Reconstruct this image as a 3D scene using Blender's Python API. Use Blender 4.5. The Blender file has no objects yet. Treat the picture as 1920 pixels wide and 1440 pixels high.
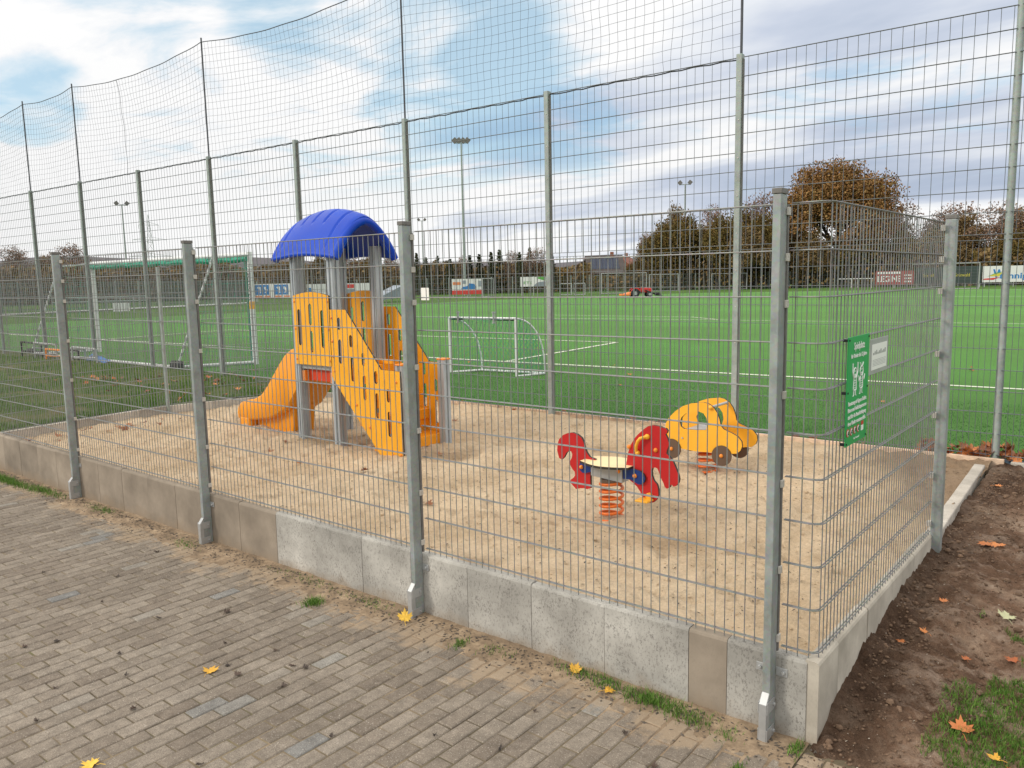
import bpy, math, random
from mathutils import Vector, Matrix, noise
from mathutils.geometry import tessellate_polygon
R = math.radians
rnd = random.Random(7)
scene = bpy.context.scene
COL = scene.collection

# ------------------------------------------------------------------ camera
CAMP = Vector((1.303, -3.4817, 1.701)); YAW, PIT, ROL, FPX = 0.6811, -0.1307, -0.0203, 1496.258
fw = Vector((-math.sin(YAW)*math.cos(PIT), math.cos(YAW)*math.cos(PIT), math.sin(PIT)))
r0 = Vector((math.cos(YAW), math.sin(YAW), 0)); u0 = r0.cross(fw)
rt = r0*math.cos(ROL)+u0*math.sin(ROL); up = u0*math.cos(ROL)-r0*math.sin(ROL)
cam = bpy.data.objects.new('camera', bpy.data.cameras.new('camera')); COL.objects.link(cam)
cam.matrix_world = Matrix(((rt.x, up.x, -fw.x, CAMP.x), (rt.y, up.y, -fw.y, CAMP.y), (rt.z, up.z, -fw.z, CAMP.z), (0, 0, 0, 1)))
cam.data.lens = FPX/1920*36; cam.data.sensor_width = 36; cam.data.clip_end = 6000; cam.data.clip_start = .05
scene.camera = cam

def at(px, py, d):
    """point seen at a photo pixel at horizontal distance d"""
    v = fw*FPX+rt*(px-960)-up*(py-720)
    return CAMP+v*(d/math.hypot(v.x, v.y))

# ------------------------------------------------------------------ helpers
def tag(o, label=None, cat=None, group=None, kind=None):
    if label: o['label'] = label
    if cat: o['category'] = cat
    if group: o['group'] = group
    if kind: o['kind'] = kind
    return o

def empty(name, loc=(0, 0, 0), rz=0, **k):
    o = bpy.data.objects.new(name, None); COL.objects.link(o)
    o.location = loc; o.rotation_euler.z = rz; o.empty_display_size = .1
    return tag(o, **k)

class MB:
    def __init__(s): s.v = []; s.f = []; s.mi = []; s.m = 0
    def add(s, vs, fs):
        n = len(s.v); s.v += [tuple(v) for v in vs]
        for f in fs: s.f.append([i+n for i in f]); s.mi.append(s.m)
    def box(s, a, b, M=None):
        x0, y0, z0 = a; x1, y1, z1 = b
        vs = [(x0,y0,z0),(x1,y0,z0),(x1,y1,z0),(x0,y1,z0),(x0,y0,z1),(x1,y0,z1),(x1,y1,z1),(x0,y1,z1)]
        if M is not None: vs = [M @ Vector(v) for v in vs]
        s.add(vs, [(3,2,1,0),(4,5,6,7),(0,1,5,4),(1,2,6,5),(2,3,7,6),(3,0,4,7)])
    def rod(s, a, b, r, r2=None, n=6, cap=True):
        a = Vector(a); b = Vector(b); r2 = r if r2 is None else r2
        d = (b-a); 
        if d.length < 1e-7: return
        d.normalize(); h = Vector((0,0,1)) if abs(d.z) < .9 else Vector((1,0,0))
        u = d.cross(h).normalized(); w = d.cross(u)
        vs = []
        for p, q in ((a, r), (b, r2)):
            for i in range(n):
                t = 2*math.pi*i/n+.4; vs.append(p+u*(q*math.cos(t))+w*(q*math.sin(t)))
        fs = [(i, (i+1) % n, n+(i+1) % n, n+i) for i in range(n)]
        if cap: fs += [tuple(range(n-1, -1, -1)), tuple(range(n, 2*n))]
        s.add(vs, fs)
    def tube(s, pts, r, n=8, cap=True):
        pts = [Vector(p) for p in pts]; rs = r if isinstance(r, (list, tuple)) else [r]*len(pts)
        vs = []; prev = None
        for i, p in enumerate(pts):
            d = (pts[min(i+1, len(pts)-1)]-pts[max(i-1, 0)]).normalized()
            if prev is None:
                h = Vector((0,0,1)) if abs(d.z) < .9 else Vector((1,0,0)); u = d.cross(h).normalized()
            else: u = (prev-d*prev.dot(d)).normalized()
            prev = u; w = d.cross(u)
            for k in range(n):
                t = 2*math.pi*k/n; vs.append(p+u*(rs[i]*math.cos(t))+w*(rs[i]*math.sin(t)))
        fs = []
        for i in range(len(pts)-1):
            for k in range(n): fs.append((i*n+k, i*n+(k+1) % n, (i+1)*n+(k+1) % n, (i+1)*n+k))
        if cap: fs += [tuple(range(n-1, -1, -1)), tuple(range((len(pts)-1)*n, len(pts)*n))]
        s.add(vs, fs)
    def plate(s, outline, M, t, holes=(), side_m=None):
        """flat polygon with holes in local xy, extruded t along local z, placed by M"""
        loops = [[Vector((x, y, 0)) for x, y in l] for l in [outline]+list(holes)]
        flat = [v for l in loops for v in l]
        tris = tessellate_polygon(loops)
        n = len(flat)
        vs = [M @ v for v in flat]+[M @ (v+Vector((0,0,t))) for v in flat]
        m0 = s.m
        fix = []
        for a, b, c in tris:
            nz = (flat[b]-flat[a]).cross(flat[c]-flat[a]).z
            fix.append((a, b, c) if nz > 0 else (a, c, b))
        base = len(s.v)
        s.add(vs, [(c, b, a) for a, b, c in fix]+[(a+n, b+n, c+n) for a, b, c in fix])
        if side_m is not None: s.m = side_m
        k = 0; sf = []
        for l in loops:
            L = len(l)
            for i in range(L):
                j = (i+1) % L; sf.append((k+i, k+j, k+j+n, k+i+n))
            k += L
        for f in sf: s.f.append([i+base for i in f]); s.mi.append(s.m)
        s.m = m0
    def sphere(s, c, r, n=10, m=6, sc=(1,1,1)):
        c = Vector(c); vs = [c+Vector((0,0,r*sc[2]))]
        for i in range(1, m):
            a = math.pi*i/m
            for k in range(n):
                b = 2*math.pi*k/n; vs.append(c+Vector((r*sc[0]*math.sin(a)*math.cos(b), r*sc[1]*math.sin(a)*math.sin(b), r*sc[2]*math.cos(a))))
        vs.append(c-Vector((0,0,r*sc[2]))); L = len(vs)-1
        fs = [(0, 1+k, 1+(k+1) % n) for k in range(n)]
        for i in range(m-2):
            for k in range(n): a = 1+i*n+k; b = 1+i*n+(k+1) % n; fs.append((a, a+n, b+n, b))
        fs += [(L, 1+(m-2)*n+(k+1) % n, 1+(m-2)*n+k) for k in range(n)]
        s.add(vs, fs)
    def build(s, name, mats, parent=None, smooth=None, bevel=None, **k):
        me = bpy.data.meshes.new(name); me.from_pydata(s.v, [], s.f)
        if not isinstance(mats, (list, tuple)): mats = [mats]
        for m in mats: me.materials.append(m)
        if len(mats) > 1: me.polygons.foreach_set('material_index', s.mi)
        if smooth is not None:
            me.polygons.foreach_set('use_smooth', [True]*len(s.f))
            try: me.set_sharp_from_angle(angle=R(smooth))
            except Exception: pass
        me.update()
        o = bpy.data.objects.new(name, me); COL.objects.link(o)
        if parent:
            o.parent = parent
            if s.__dict__.get('world', True): o.matrix_parent_inverse = basis(parent).inverted()
        if bevel:
            b = o.modifiers.new('bevel', 'BEVEL'); b.width = bevel; b.segments = 2; b.limit_method = 'ANGLE'; b.angle_limit = R(35)
        return tag(o, **k)

def basis(o):
    m = Matrix.Translation(o.location) @ o.rotation_euler.to_matrix().to_4x4()
    return m if not o.parent else basis(o.parent) @ o.matrix_parent_inverse @ m

def children(o): return [c for c in bpy.data.objects if c.parent == o]
def copy_tree(o, loc=None, rz=None, sc=None, label=None, parent=None):
    c = o.copy(); COL.objects.link(c)
    if parent: c.parent = parent
    if loc is not None: c.location = loc
    if rz is not None: c.rotation_euler.z = rz
    if sc is not None: c.scale = sc if isinstance(sc, (tuple, list)) else (sc, sc, sc)
    if label: c['label'] = label
    for ch in children(o): copy_tree(ch, parent=c)
    return c
XZ = Matrix(((1,0,0,0),(0,0,-1,0),(0,1,0,0),(0,0,0,1)))      # local x->X, y->Z, z->-Y
def xz(y): return Matrix.Translation((0, y, 0)) @ XZ
YZ = Matrix(((0,0,1,0),(1,0,0,0),(0,1,0,0),(0,0,0,1)))       # local x->Y, y->Z, z->X
def yz(x): return Matrix.Translation((x, 0, 0)) @ YZ
def lerp(a, b, t): return a+(b-a)*t
def sm(a, b, x):
    t = max(0, min(1, (x-a)/(b-a))); return t*t*(3-2*t)
def fbm(x, y, z=0, o=4): return noise.fractal(Vector((x, y, z)), 1.0, 2.0, o)

# ------------------------------------------------------------------ materials
class NT:
    def __init__(s, name):
        s.m = bpy.data.materials.new(name); s.m.use_nodes = True; s.t = s.m.node_tree; s.t.nodes.clear()
        s.out = s.n('ShaderNodeOutputMaterial'); s.b = s.n('ShaderNodeBsdfPrincipled')
        s.l(s.b.outputs[0], s.out.inputs[0]); s.tc = s.n('ShaderNodeTexCoord')
    def n(s, t, **k):
        x = s.t.nodes.new(t)
        for a, b in k.items(): setattr(x, a, b)
        return x
    def l(s, a, b): s.t.links.new(a, b)
    def set(s, **k):
        for a, b in k.items(): s.b.inputs[a.replace('_', ' ')].default_value = b
    def noise(s, scale, detail=4, rough=.6, vec=None, sx=(1,1,1), co='Object', dist=0):
        n = s.n('ShaderNodeTexNoise'); n.inputs['Scale'].default_value = scale; n.inputs['Detail'].default_value = detail
        n.inputs['Roughness'].default_value = rough; n.inputs['Distortion'].default_value = dist
        if sx != (1,1,1):
            mp = s.n('ShaderNodeMapping'); mp.inputs['Scale'].default_value = sx; s.l(vec or s.tc.outputs[co], mp.inputs[0]); s.l(mp.outputs[0], n.inputs[0])
        else: s.l(vec or s.tc.outputs[co], n.inputs[0])
        return n.outputs[0]
    def ramp(s, fac, stops, interp='LINEAR'):
        r = s.n('ShaderNodeValToRGB'); r.color_ramp.interpolation = interp
        el = r.color_ramp.elements
        while len(el) < len(stops): el.new(.5)
        for e, (p, c) in zip(el, stops):
            e.position = p; e.color = (*c, 1) if isinstance(c, tuple) else (c, c, c, 1)
        s.l(fac, r.inputs[0]); return r.outputs[0]
    def mix(s, fac, a, b, mode='MIX'):
        m = s.n('ShaderNodeMix', data_type='RGBA', blend_type=mode)
        for v, i in ((fac, 0), (a, 6), (b, 7)):
            if isinstance(v, (int, float)): m.inputs[i].default_value = v
            elif isinstance(v, tuple): m.inputs[i].default_value = (*v, 1)
            else: s.l(v, m.inputs[i])
        return m.outputs[2]
    def math(s, op, a, b=None, c=None):
        m = s.n('ShaderNodeMath', operation=op)
        for i, v in enumerate((a, b, c)):
            if v is None: continue
            if isinstance(v, (int, float)): m.inputs[i].default_value = v
            else: s.l(v, m.inputs[i])
        return m.outputs[0]
    def bump(s, h, strength=.3, dist=.01):
        b = s.n('ShaderNodeBump'); b.inputs['Strength'].default_value = strength; b.inputs['Distance'].default_value = dist
        s.l(h, b.inputs['Height']); s.l(b.outputs[0], s.b.inputs['Normal'])
    def color(s, c):
        if isinstance(c, tuple): s.b.inputs['Base Color'].default_value = (*c, 1)
        else: s.l(c, s.b.inputs['Base Color'])

def plain(name, col, rough=.5, metal=0, var=.12, sc=6, bump=0, spec=None):
    t = NT(name); n = t.noise(sc, 5)
    d = tuple(max(0, c*(1-var)) for c in col); e = tuple(min(1, c*(1+var)) for c in col)
    t.color(t.ramp(n, [(.3, d), (.7, e)])); t.set(Roughness=rough, Metallic=metal)
    if spec is not None: t.b.inputs['Specular IOR Level'].default_value = spec
    if bump: t.bump(t.noise(sc*12, 4), bump, .003)
    return t.m

def galv(name, base, stain=(.16, .17, .14), metal=.35, rough=.48, sc=9):
    t = NT(name); n = t.noise(sc, 5); sp = t.n('ShaderNodeTexVoronoi'); sp.inputs['Scale'].default_value = 70; t.l(t.tc.outputs['Object'], sp.inputs[0])
    c = t.ramp(n, [(.3, tuple(x*.82 for x in base)), (.65, tuple(x*1.12 for x in base))])
    c = t.mix(.12, c, sp.outputs['Color'], 'SOFT_LIGHT')
    st = t.ramp(t.noise(3.2, 6, .7, sx=(1,1,.35)), [(.56, 0.), (.72, 1.)])
    c = t.mix(t.math('MULTIPLY', st, .55), c, stain); t.color(c)
    t.set(Metallic=metal); t.l(t.ramp(n, [(.3, rough-.1), (.7, rough+.15)]), t.b.inputs['Roughness'])
    return t.m

M = {}
M['galv'] = galv('galvanised_steel', (.31, .34, .33), metal=.25)
M['galvb'] = galv('galvanised_post', (.30, .345, .325), stain=(.23, .26, .21), metal=.1)
M['wire'] = galv('galvanised_wire', (.235, .24, .235), metal=.3, rough=.5, sc=20)
M['wireb'] = galv('back_fence_wire', (.13, .145, .155), metal=.2, rough=.5, sc=5)
M['bright'] = plain('bright_steel', (.46, .47, .47), .36, .4, .08, 20)
M['clamp'] = plain('clamp_steel', (.6, .57, .52), .45, .2, .1, 30)
M['cap'] = plain('post_cap', (.17, .16, .15), .6, .1, .2, 25)
M['cord'] = plain('net_cord', (.085, .09, .105), .8, 0, .2, 4)
M['cordgreen'] = plain('green_cord', (.02, .3, .19), .7, 0, .2, 4)
M['white'] = plain('white_paint', (.75, .76, .76), .45, 0, .06, 5)
M['black'] = plain('black_rubber', (.02, .02, .022), .7, 0, .2, 9)
M['dark'] = plain('dark_edge', (.035, .028, .022), .7, 0, .2, 20)
M['red'] = plain('red_board', (.52, .012, .014), .42, 0, .07, 4, .05)
M['blue'] = plain('blue_board', (.004, .035, .20), .42, 0, .08, 4)
M['cream'] = plain('cream_board', (.86, .68, .36), .45, 0, .05, 5)
M['orange'] = plain('orange_plastic', (.85, .27, .03), .42, 0, .06, 8)
M['spring'] = plain('orange_spring', (.72, .15, .015), .42, .1, .08, 14)
M['brownwheel'] = plain('brown_board', (.115, .07, .045), .5, 0, .08, 8)
M['grey'] = plain('grey_panel', (.42, .43, .43), .45, .3, .1, 12)
M['redmetal'] = plain('red_beam', (.62, .05, .012), .45, 0, .1, 6)
def roofm():
    t = NT('blue_roof_plastic'); c = t.ramp(t.noise(2.5, 5), [(.3, (.001, .042, .42)), (.7, (.002, .06, .52))])
    d = t.ramp(t.noise(5, 6, .75), [(.52, 0.), (.75, 1.)]); c = t.mix(t.math('MULTIPLY', d, .07), c, (.2, .3, .45)); t.color(c); t.b.inputs['Specular IOR Level'].default_value = .28
    t.l(t.ramp(d, [(0., .3), (1., .6)]), t.b.inputs['Roughness']); t.bump(t.noise(60, 4), .08, .002); return t.m
M['roofblue'] = roofm()
M['concrete_dark'] = plain('board_back', (.1, .1, .1), .8)

def board(name, a, b, sc=2.2):
    t = NT(name); n = t.noise(sc, 5, .6)
    c = t.ramp(n, [(.3, a), (.7, b)])
    g = t.ramp(t.noise(7, 6, .75, sx=(1, 1, .4)), [(.6, 0.), (.8, 1.)])
    c = t.mix(t.math('MULTIPLY', g, .35), c, (.36, .22, .07)); sc2 = t.ramp(t.noise(26, 5, .8, sx=(1, 1, .25)), [(.66, 0.), (.72, 1.)]); c = t.mix(t.math('MULTIPLY', sc2, .3), c, (.9, .62, .28)); t.color(c)
    t.l(t.ramp(n, [(.3, .36), (.7, .5)]), t.b.inputs['Roughness']); t.bump(t.noise(160, 3), .05, .001)
    return t.m
M['yellow'] = board('yellow_board', (.83, .37, .012), (.90, .44, .022))
M['caryellow'] = board('yellow_ochre_board', (.88, .42, .025), (.93, .48, .04))
M['slide'] = board('slide_plastic', (.82, .29, .005), (.90, .36, .01), 1.2)

def tower_post():
    t = NT('tower_post'); n = t.noise(5, 6, .65, sx=(1, 1, .3))
    c = t.ramp(n, [(.25, (.27, .30, .32)), (.55, (.42, .46, .49)), (.8, (.56, .60, .63))])
    s = t.ramp(t.noise(30, 4, .7, sx=(1, 1, .15)), [(.6, 0.), (.75, 1.)])
    c = t.mix(t.math('MULTIPLY', s, .4), c, (.3, .28, .24)); t.color(c); t.set(Roughness=.5, Metallic=.15); return t.m
M['tpost'] = tower_post()

def slab_mat(name, lo, hi, speck, amount, tint=None):
    t = NT(name)
    oi = t.n('ShaderNodeObjectInfo')
    mp = t.n('ShaderNodeMapping'); t.l(t.tc.outputs['Object'], mp.inputs[0])
    cb = t.n('ShaderNodeCombineXYZ'); t.l(t.math('MULTIPLY', oi.outputs['Random'], 37.), cb.inputs[0]); t.l(t.math('MULTIPLY', oi.outputs['Random'], 11.), cb.inputs[2]); t.l(cb.outputs[0], mp.inputs['Location'])
    v = mp.outputs[0]
    c = t.ramp(t.noise(3.2, 6, .65, v), [(.25, lo), (.75, hi)])
    big = t.ramp(t.noise(1.6, 4, .6, v), [(.35, .75), (.7, 1.12)]); c = t.mix(1, c, big, 'MULTIPLY')
    sp = t.ramp(t.noise(95, 3, .8, v, sx=(1, 1, .6)), [(.53, 0.), (.6, 1.)])
    sp2 = t.ramp(t.noise(9, 3, .6, v), [(.35, .35), (.65, 1.)])
    c = t.mix(t.math('MULTIPLY', t.math('MULTIPLY', sp, sp2), amount), c, speck)
    ob = t.math('ADD', t.math('MULTIPLY', oi.outputs['Random'], .22), .89); hs = t.n('ShaderNodeHueSaturation'); t.l(ob, hs.inputs['Value']); t.l(c, hs.inputs['Color']); c = hs.outputs[0]
    # soil splashed up from the ground
    gx = t.n('ShaderNodeSeparateXYZ'); t.l(t.tc.outputs['Object'], gx.inputs[0])
    edge = t.math('ADD', gx.outputs[2], t.math('MULTIPLY', t.noise(7, 4), .22))
    d = t.ramp(t.math('ADD', edge, .5), [(.16, 1.), (.25, 0.)])
    c = t.mix(t.math('MULTIPLY', d, .5), c, (.26, .19, .12))
    t.color(c); t.set(Roughness=.88); t.bump(t.noise(95, 5, .8, v), .35, .003)
    return t.m
M['slab'] = slab_mat('speckled_concrete', (.315, .30, .27), (.49, .475, .435), (.12, .11, .10), .7)
M['slabb'] = slab_mat('brown_concrete', (.255, .21, .16), (.345, .29, .228), (.2, .165, .13), .25)
M['slabw'] = slab_mat('pale_concrete', (.43, .385, .315), (.60, .55, .465), (.3, .28, .24), .3)
M['kerb'] = slab_mat('kerb_concrete', (.42, .38, .32), (.62, .57, .5), (.16, .13, .1), .5)
M['board'] = plain('edge_board', (.62, .46, .33), .7, 0, .3, 14, .2)
M['steelblue'] = plain('channel_edge', (.13, .2, .27), .5, .2, .2, 6)

def sand():
    t = NT('sand'); v = t.tc.outputs['Object']
    c = t.ramp(t.noise(1.1, 5, .6), [(.25, (.50, .365, .225)), (.5, (.70, .54, .365)), (.8, (.84, .68, .485))])
    # damp disturbed patches
    w = t.ramp(t.noise(2.6, 5, .65), [(.58, 0.), (.72, 1.)]); c = t.mix(t.math('MULTIPLY', w, .45), c, (.38, .25, .14))
    f = t.ramp(t.noise(42, 4, .7), [(.3, .7), (.7, 1.15)]); c = t.mix(.55, c, f, 'MULTIPLY')
    for hx, hy, hr in ((-7.95, 2.35, .4), (-4.35, 2.35, .38), (-5.9, 2.3, .55), (-1.15, 1.25, .3), (-2.0, .2, .22), (-3.1, 3.4, .35)):
        vd = t.n('ShaderNodeVectorMath', operation='DISTANCE'); t.l(v, vd.inputs[0]); vd.inputs[1].default_value = (hx, hy, -.1)
        dd = t.ramp(t.math('ADD', t.math('DIVIDE', vd.outputs['Value'], hr*2), t.math('MULTIPLY', t.noise(5, 5, .7), .5)), [(.45, 1.), (.75, 0.)]); c = t.mix(t.math('MULTIPLY', dd, .5), c, (.34, .225, .13))
    chips_crevices = t.ramp(t.noise(20, 7, .85, sx=(1, 1.7, 1), dist=1.8), [(.615, 0.), (.67, 1.)]); c = t.mix(t.math('MULTIPLY', chips_crevices, .6), c, (.26, .16, .085))  # dark chips, with the shade of small crevices painted in as streaks
    # earth trodden in near the open corner
    sx = t.n('ShaderNodeSeparateXYZ'); t.l(v, sx.inputs[0])
    e = t.math('SUBTRACT', t.math('ADD', sx.outputs[0], t.math('MULTIPLY', sx.outputs[1], .45)), 1.25)
    e = t.math('ADD', e, t.math('MULTIPLY', t.noise(2.2, 4), 1.0))
    c = t.mix(t.math('MULTIPLY', t.ramp(e, [(.25, 0.), (.8, 1.)]), .85), c, (.27, .185, .12))
    t.color(c); t.set(Roughness=.95); t.b.inputs['Specular IOR Level'].default_value = .15
    h = t.math('ADD', t.noise(9, 6, .75), t.math('MULTIPLY', t.noise(60, 4, .8), .35)); t.bump(h, 1., .045)
    return t.m
M['sand'] = sand()

def soil():
    t = NT('soil'); c = t.ramp(t.noise(1.7, 6, .7), [(.32, (.085, .046, .027)), (.5, (.22, .132, .085)), (.68, (.42, .305, .22))])
    g = t.ramp(t.noise(16, 6, .8), [(.3, .55), (.7, 1.35)]); c = t.mix(.8, c, g, 'MULTIPLY')
    pale = t.ramp(t.noise(2.6, 6, .75, sx=(1, 1.6, 1)), [(.50, 0.), (.64, 1.)]); gx = t.n('ShaderNodeSeparateXYZ'); t.l(t.tc.outputs['Object'], gx.inputs[0]); pale = t.math('MULTIPLY', pale, t.ramp(gx.outputs[0], [(.35, .25), (.62, 1.)])); dk = t.ramp(t.math('ADD', gx.outputs[0], t.math('MULTIPLY', t.noise(3, 5, .7), .5)), [(.62, .55), (.92, 1.1)]); c = t.mix(1, c, dk, 'MULTIPLY'); c = t.mix(t.math('MULTIPLY', pale, .75), c, (.46, .35, .27))
    t.color(c); t.set(Roughness=.95); t.b.inputs['Specular IOR Level'].default_value = .2
    t.bump(t.math('ADD', t.noise(12, 6, .8), t.math('MULTIPLY', t.noise(70, 4, .8), .3)), 1., .05)
    return t.m
M['soil'] = soil()

def paver():
    t = NT('paver'); at_ = t.n('ShaderNodeAttribute', attribute_name='tone')
    sep = t.n('ShaderNodeSeparateColor'); t.l(at_.outputs['Color'], sep.inputs[0])
    c = t.ramp(sep.outputs[0], [(0., (.205, .17, .135)), (.45, (.25, .212, .17)), (.93, (.295, .253, .205)), (.965, (.30, .285, .255)), (.99, (.20, .20, .195)), (1., (.30, .315, .29))])
    c = t.mix(.55, c, t.ramp(t.noise(.9, 5, .65), [(.3, .66), (.7, 1.15)]), 'MULTIPLY')
    c = t.mix(.8, c, t.ramp(t.noise(14, 5, .75), [(.3, .62), (.7, 1.28)]), 'MULTIPLY')
    sp = t.ramp(t.noise(170, 3, .85), [(.54, 0.), (.6, 1.)]); c = t.mix(t.math('MULTIPLY', sp, .75), c, (.11, .085, .07))
    sp2 = t.ramp(t.noise(120, 2, .8, sx=(1.2, 1, 1)), [(.62, 0.), (.66, 1.)]); c = t.mix(t.math('MULTIPLY', sp2, .5), c, (.62, .57, .5))
    # sand washed out along the wall
    g = t.n('ShaderNodeSeparateXYZ'); t.l(t.tc.outputs['Object'], g.inputs[0])
    e = t.math('ADD', t.math('MULTIPLY', g.outputs[1], 1.5), t.math('MULTIPLY', t.noise(2.6, 6, .72), 2.7))
    c = t.mix(t.math('MULTIPLY', t.ramp(e, [(.74, 0.), (1., 1.)]), .6), c, (.40, .30, .20))
    t.color(c); t.set(Roughness=.93); t.b.inputs['Specular IOR Level'].default_value = .2; t.bump(t.noise(120, 5, .85), .6, .004)
    return t.m
M['paver'] = paver()
def joint():
    t = NT('joint_sand'); c = t.ramp(t.noise(3, 5, .7), [(.3, (.085, .07, .042)), (.5, (.15, .12, .075)), (.7, (.27, .205, .13))])
    m = t.ramp(t.noise(5.5, 5, .7), [(.56, 0.), (.68, 1.)]); c = t.mix(t.math('MULTIPLY', m, .5), c, (.10, .12, .03))
    t.color(c); t.set(Roughness=.97); t.bump(t.noise(90, 5, .8), .6, .006); return t.m
M['joint'] = joint()
def washed():
    t = NT('washed_sand'); c = t.ramp(t.noise(8, 6, .7), [(.3, (.14, .10, .065)), (.5, (.27, .195, .125)), (.75, (.50, .375, .25))])
    g = t.ramp(t.noise(26, 6, .8, dist=.8), [(.6, 0.), (.66, 1.)]); c = t.mix(t.math('MULTIPLY', g, .8), c, (.09, .06, .035))
    t.color(c); t.set(Roughness=.95); t.bump(t.noise(60, 6, .8), .7, .008); return t.m
M['washed'] = washed()

def turf():
    t = NT('turf'); v = t.tc.outputs['Object']
    c = t.ramp(t.noise(60, 4, .8), [(.3, (.011, .082, .010)), (.5, (.022, .142, .017)), (.7, (.048, .23, .030))])
    b = t.ramp(t.noise(.35, 5, .7), [(.3, .72), (.7, 1.2)]); c = t.mix(1, c, b, 'MULTIPLY')
    # mown / brushed lanes
    sep = t.n('ShaderNodeSeparateXYZ'); t.l(v, sep.inputs[0])
    w = t.math('SINE', t.math('MULTIPLY', sep.outputs[1], .55)); c = t.mix(1, c, t.ramp(t.math('ADD', t.math('MULTIPLY', w, .5), .5), [(.3, .86), (.7, 1.08)]), 'MULTIPLY')
    cd = t.ramp(t.noise(240, 3, .8), [(.35, .6), (.65, 1.35)]); c = t.mix(.75, c, cd, 'MULTIPLY')
    t.color(c); t.set(Roughness=.8); t.b.inputs['Sheen Weight'].default_value = .30; t.b.inputs['Sheen Roughness'].default_value = .5
    t.b.inputs['Sheen Tint'].default_value = (.62, .95, .3, 1); t.b.inputs['Specular IOR Level'].default_value = .15
    t.bump(t.noise(110, 5, .85), .8, .02); return t.m
M['turf'] = turf()
def grass(name, a, b, c3, sc=3):
    t = NT(name); n = t.noise(sc, 6, .75)
    c = t.ramp(n, [(.3, a), (.5, b), (.72, c3)]); f = t.ramp(t.noise(70, 4, .8), [(.3, .55), (.7, 1.3)]); c = t.mix(.8, c, f, 'MULTIPLY')
    t.color(c); t.set(Roughness=.9); t.b.inputs['Specular IOR Level'].default_value = .15; t.bump(t.noise(40, 6, .85), .9, .04); return t.m
M['lawn'] = grass('lawn', (.045, .085, .015), (.09, .14, .03), (.22, .17, .09), 1.4)
M['meadow'] = grass('meadow', (.05, .11, .02), (.08, .16, .03), (.12, .19, .05), .12)
def blade(name, a, b):
    t = NT(name); g = t.n('ShaderNodeNewGeometry')
    t.color(t.ramp(g.outputs['Random Per Island'], [(0, a), (1, b)])); t.set(Roughness=.6)
    t.b.inputs['Specular IOR Level'].default_value = .3; return t.m
M['blade'] = blade('grass_blade', (.04, .125, .012), (.17, .29, .05))
M['turfblade'] = blade('turf_blade', (.008, .06, .007), (.045, .19, .026))
M['line'] = plain('line_paint', (.62, .66, .52), .85, 0, .2, 8)

def foliage(name, cols, sc=.5):
    t = NT(name); g = t.n('ShaderNodeNewGeometry'); n = t.noise(sc, 3, .6)
    f = t.math('ADD', t.math('MULTIPLY', g.outputs['Random Per Island'], .55), t.math('MULTIPLY', n, .55))
    t.color(t.ramp(f, [(.1+.8*i/(len(cols)-1), c) for i, c in enumerate(cols)])); t.set(Roughness=.85); t.b.inputs['Specular IOR Level'].default_value = .1
    return t.m
M['oak'] = foliage('oak_leaves', [(.08, .05, .025), (.19, .10, .04), (.27, .135, .05), (.30, .18, .07), (.17, .14, .055)], .35)
M['olive'] = foliage('olive_leaves', [(.05, .042, .016), (.11, .088, .028), (.18, .125, .04), (.15, .075, .028)], .4)
M['ochre'] = foliage('ochre_leaves', [(.075, .058, .03), (.17, .125, .055), (.23, .155, .07), (.16, .09, .045)], .4)
M['conifer'] = foliage('conifer_needles', [(.018, .026, .012), (.04, .05, .018), (.07, .07, .025)], .4)
M['bare'] = foliage('sparse_leaves', [(.15, .10, .08), (.24, .165, .12), (.28, .15, .09)], .4)
M['bark'] = plain('bark', (.10, .082, .066), .9, 0, .3, 3, .4)
M['twig'] = plain('twigs', (.14, .115, .10), .9, 0, .25, 3)
M['hill'] = foliage('hill_wood_haze', [(.10, .10, .115), (.14, .125, .13)], .01)  # bluish distance haze mixed into the wood colour

def leafmat(name, a, b, vein=(.3, .15, .03)):
    t = NT(name); oi = t.n('ShaderNodeObjectInfo'); n = t.noise(30, 4)
    f = t.math('ADD', t.math('MULTIPLY', n, .5), t.math('MULTIPLY', oi.outputs['Random'], .5))
    t.color(t.ramp(f, [(.25, a), (.75, b)])); t.set(Roughness=.6); return t.m
M['lyellow'] = leafmat('yellow_leaf', (.60, .32, .03), (.78, .49, .06))
M['lorange'] = leafmat('orange_leaf', (.38, .10, .025), (.60, .22, .06))
M['lbrown'] = leafmat('brown_leaf', (.16, .055, .022), (.42, .17, .06))
M['ldark'] = leafmat('dark_leaf', (.025, .017, .012), (.075, .045, .03))
M['lpale'] = leafmat('pale_leaf', (.36, .38, .20), (.48, .48, .28))

# ------------------------------------------------------------------ world and sun
SUN_EL, SUN_AZ = 30, 215      # azimuth clockwise from +Y
wd = bpy.data.worlds.new('World'); scene.world = wd; wd.use_nodes = True; nt = wd.node_tree; nt.nodes.clear()
def wn(t, **k):
    x = nt.nodes.new(t)
    for a, b in k.items(): setattr(x, a, b)
    return x
L = nt.links.new
wo = wn('ShaderNodeOutputWorld'); tcw = wn('ShaderNodeTexCoord'); sepw = wn('ShaderNodeSeparateXYZ'); L(tcw.outputs['Generated'], sepw.inputs[0])
def wm(op, a, b=None):
    m = wn('ShaderNodeMath', operation=op)
    for i, v in enumerate((a, b)):
        if v is None: continue
        if isinstance(v, (int, float)): m.inputs[i].default_value = v
        else: L(v, m.inputs[i])
    return m.outputs[0]
den = wm('ADD', wm('MAXIMUM', sepw.outputs[2], 0.0), .16)
cx, cy = wm('DIVIDE', sepw.outputs[0], den), wm('DIVIDE', sepw.outputs[1], den)
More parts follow.
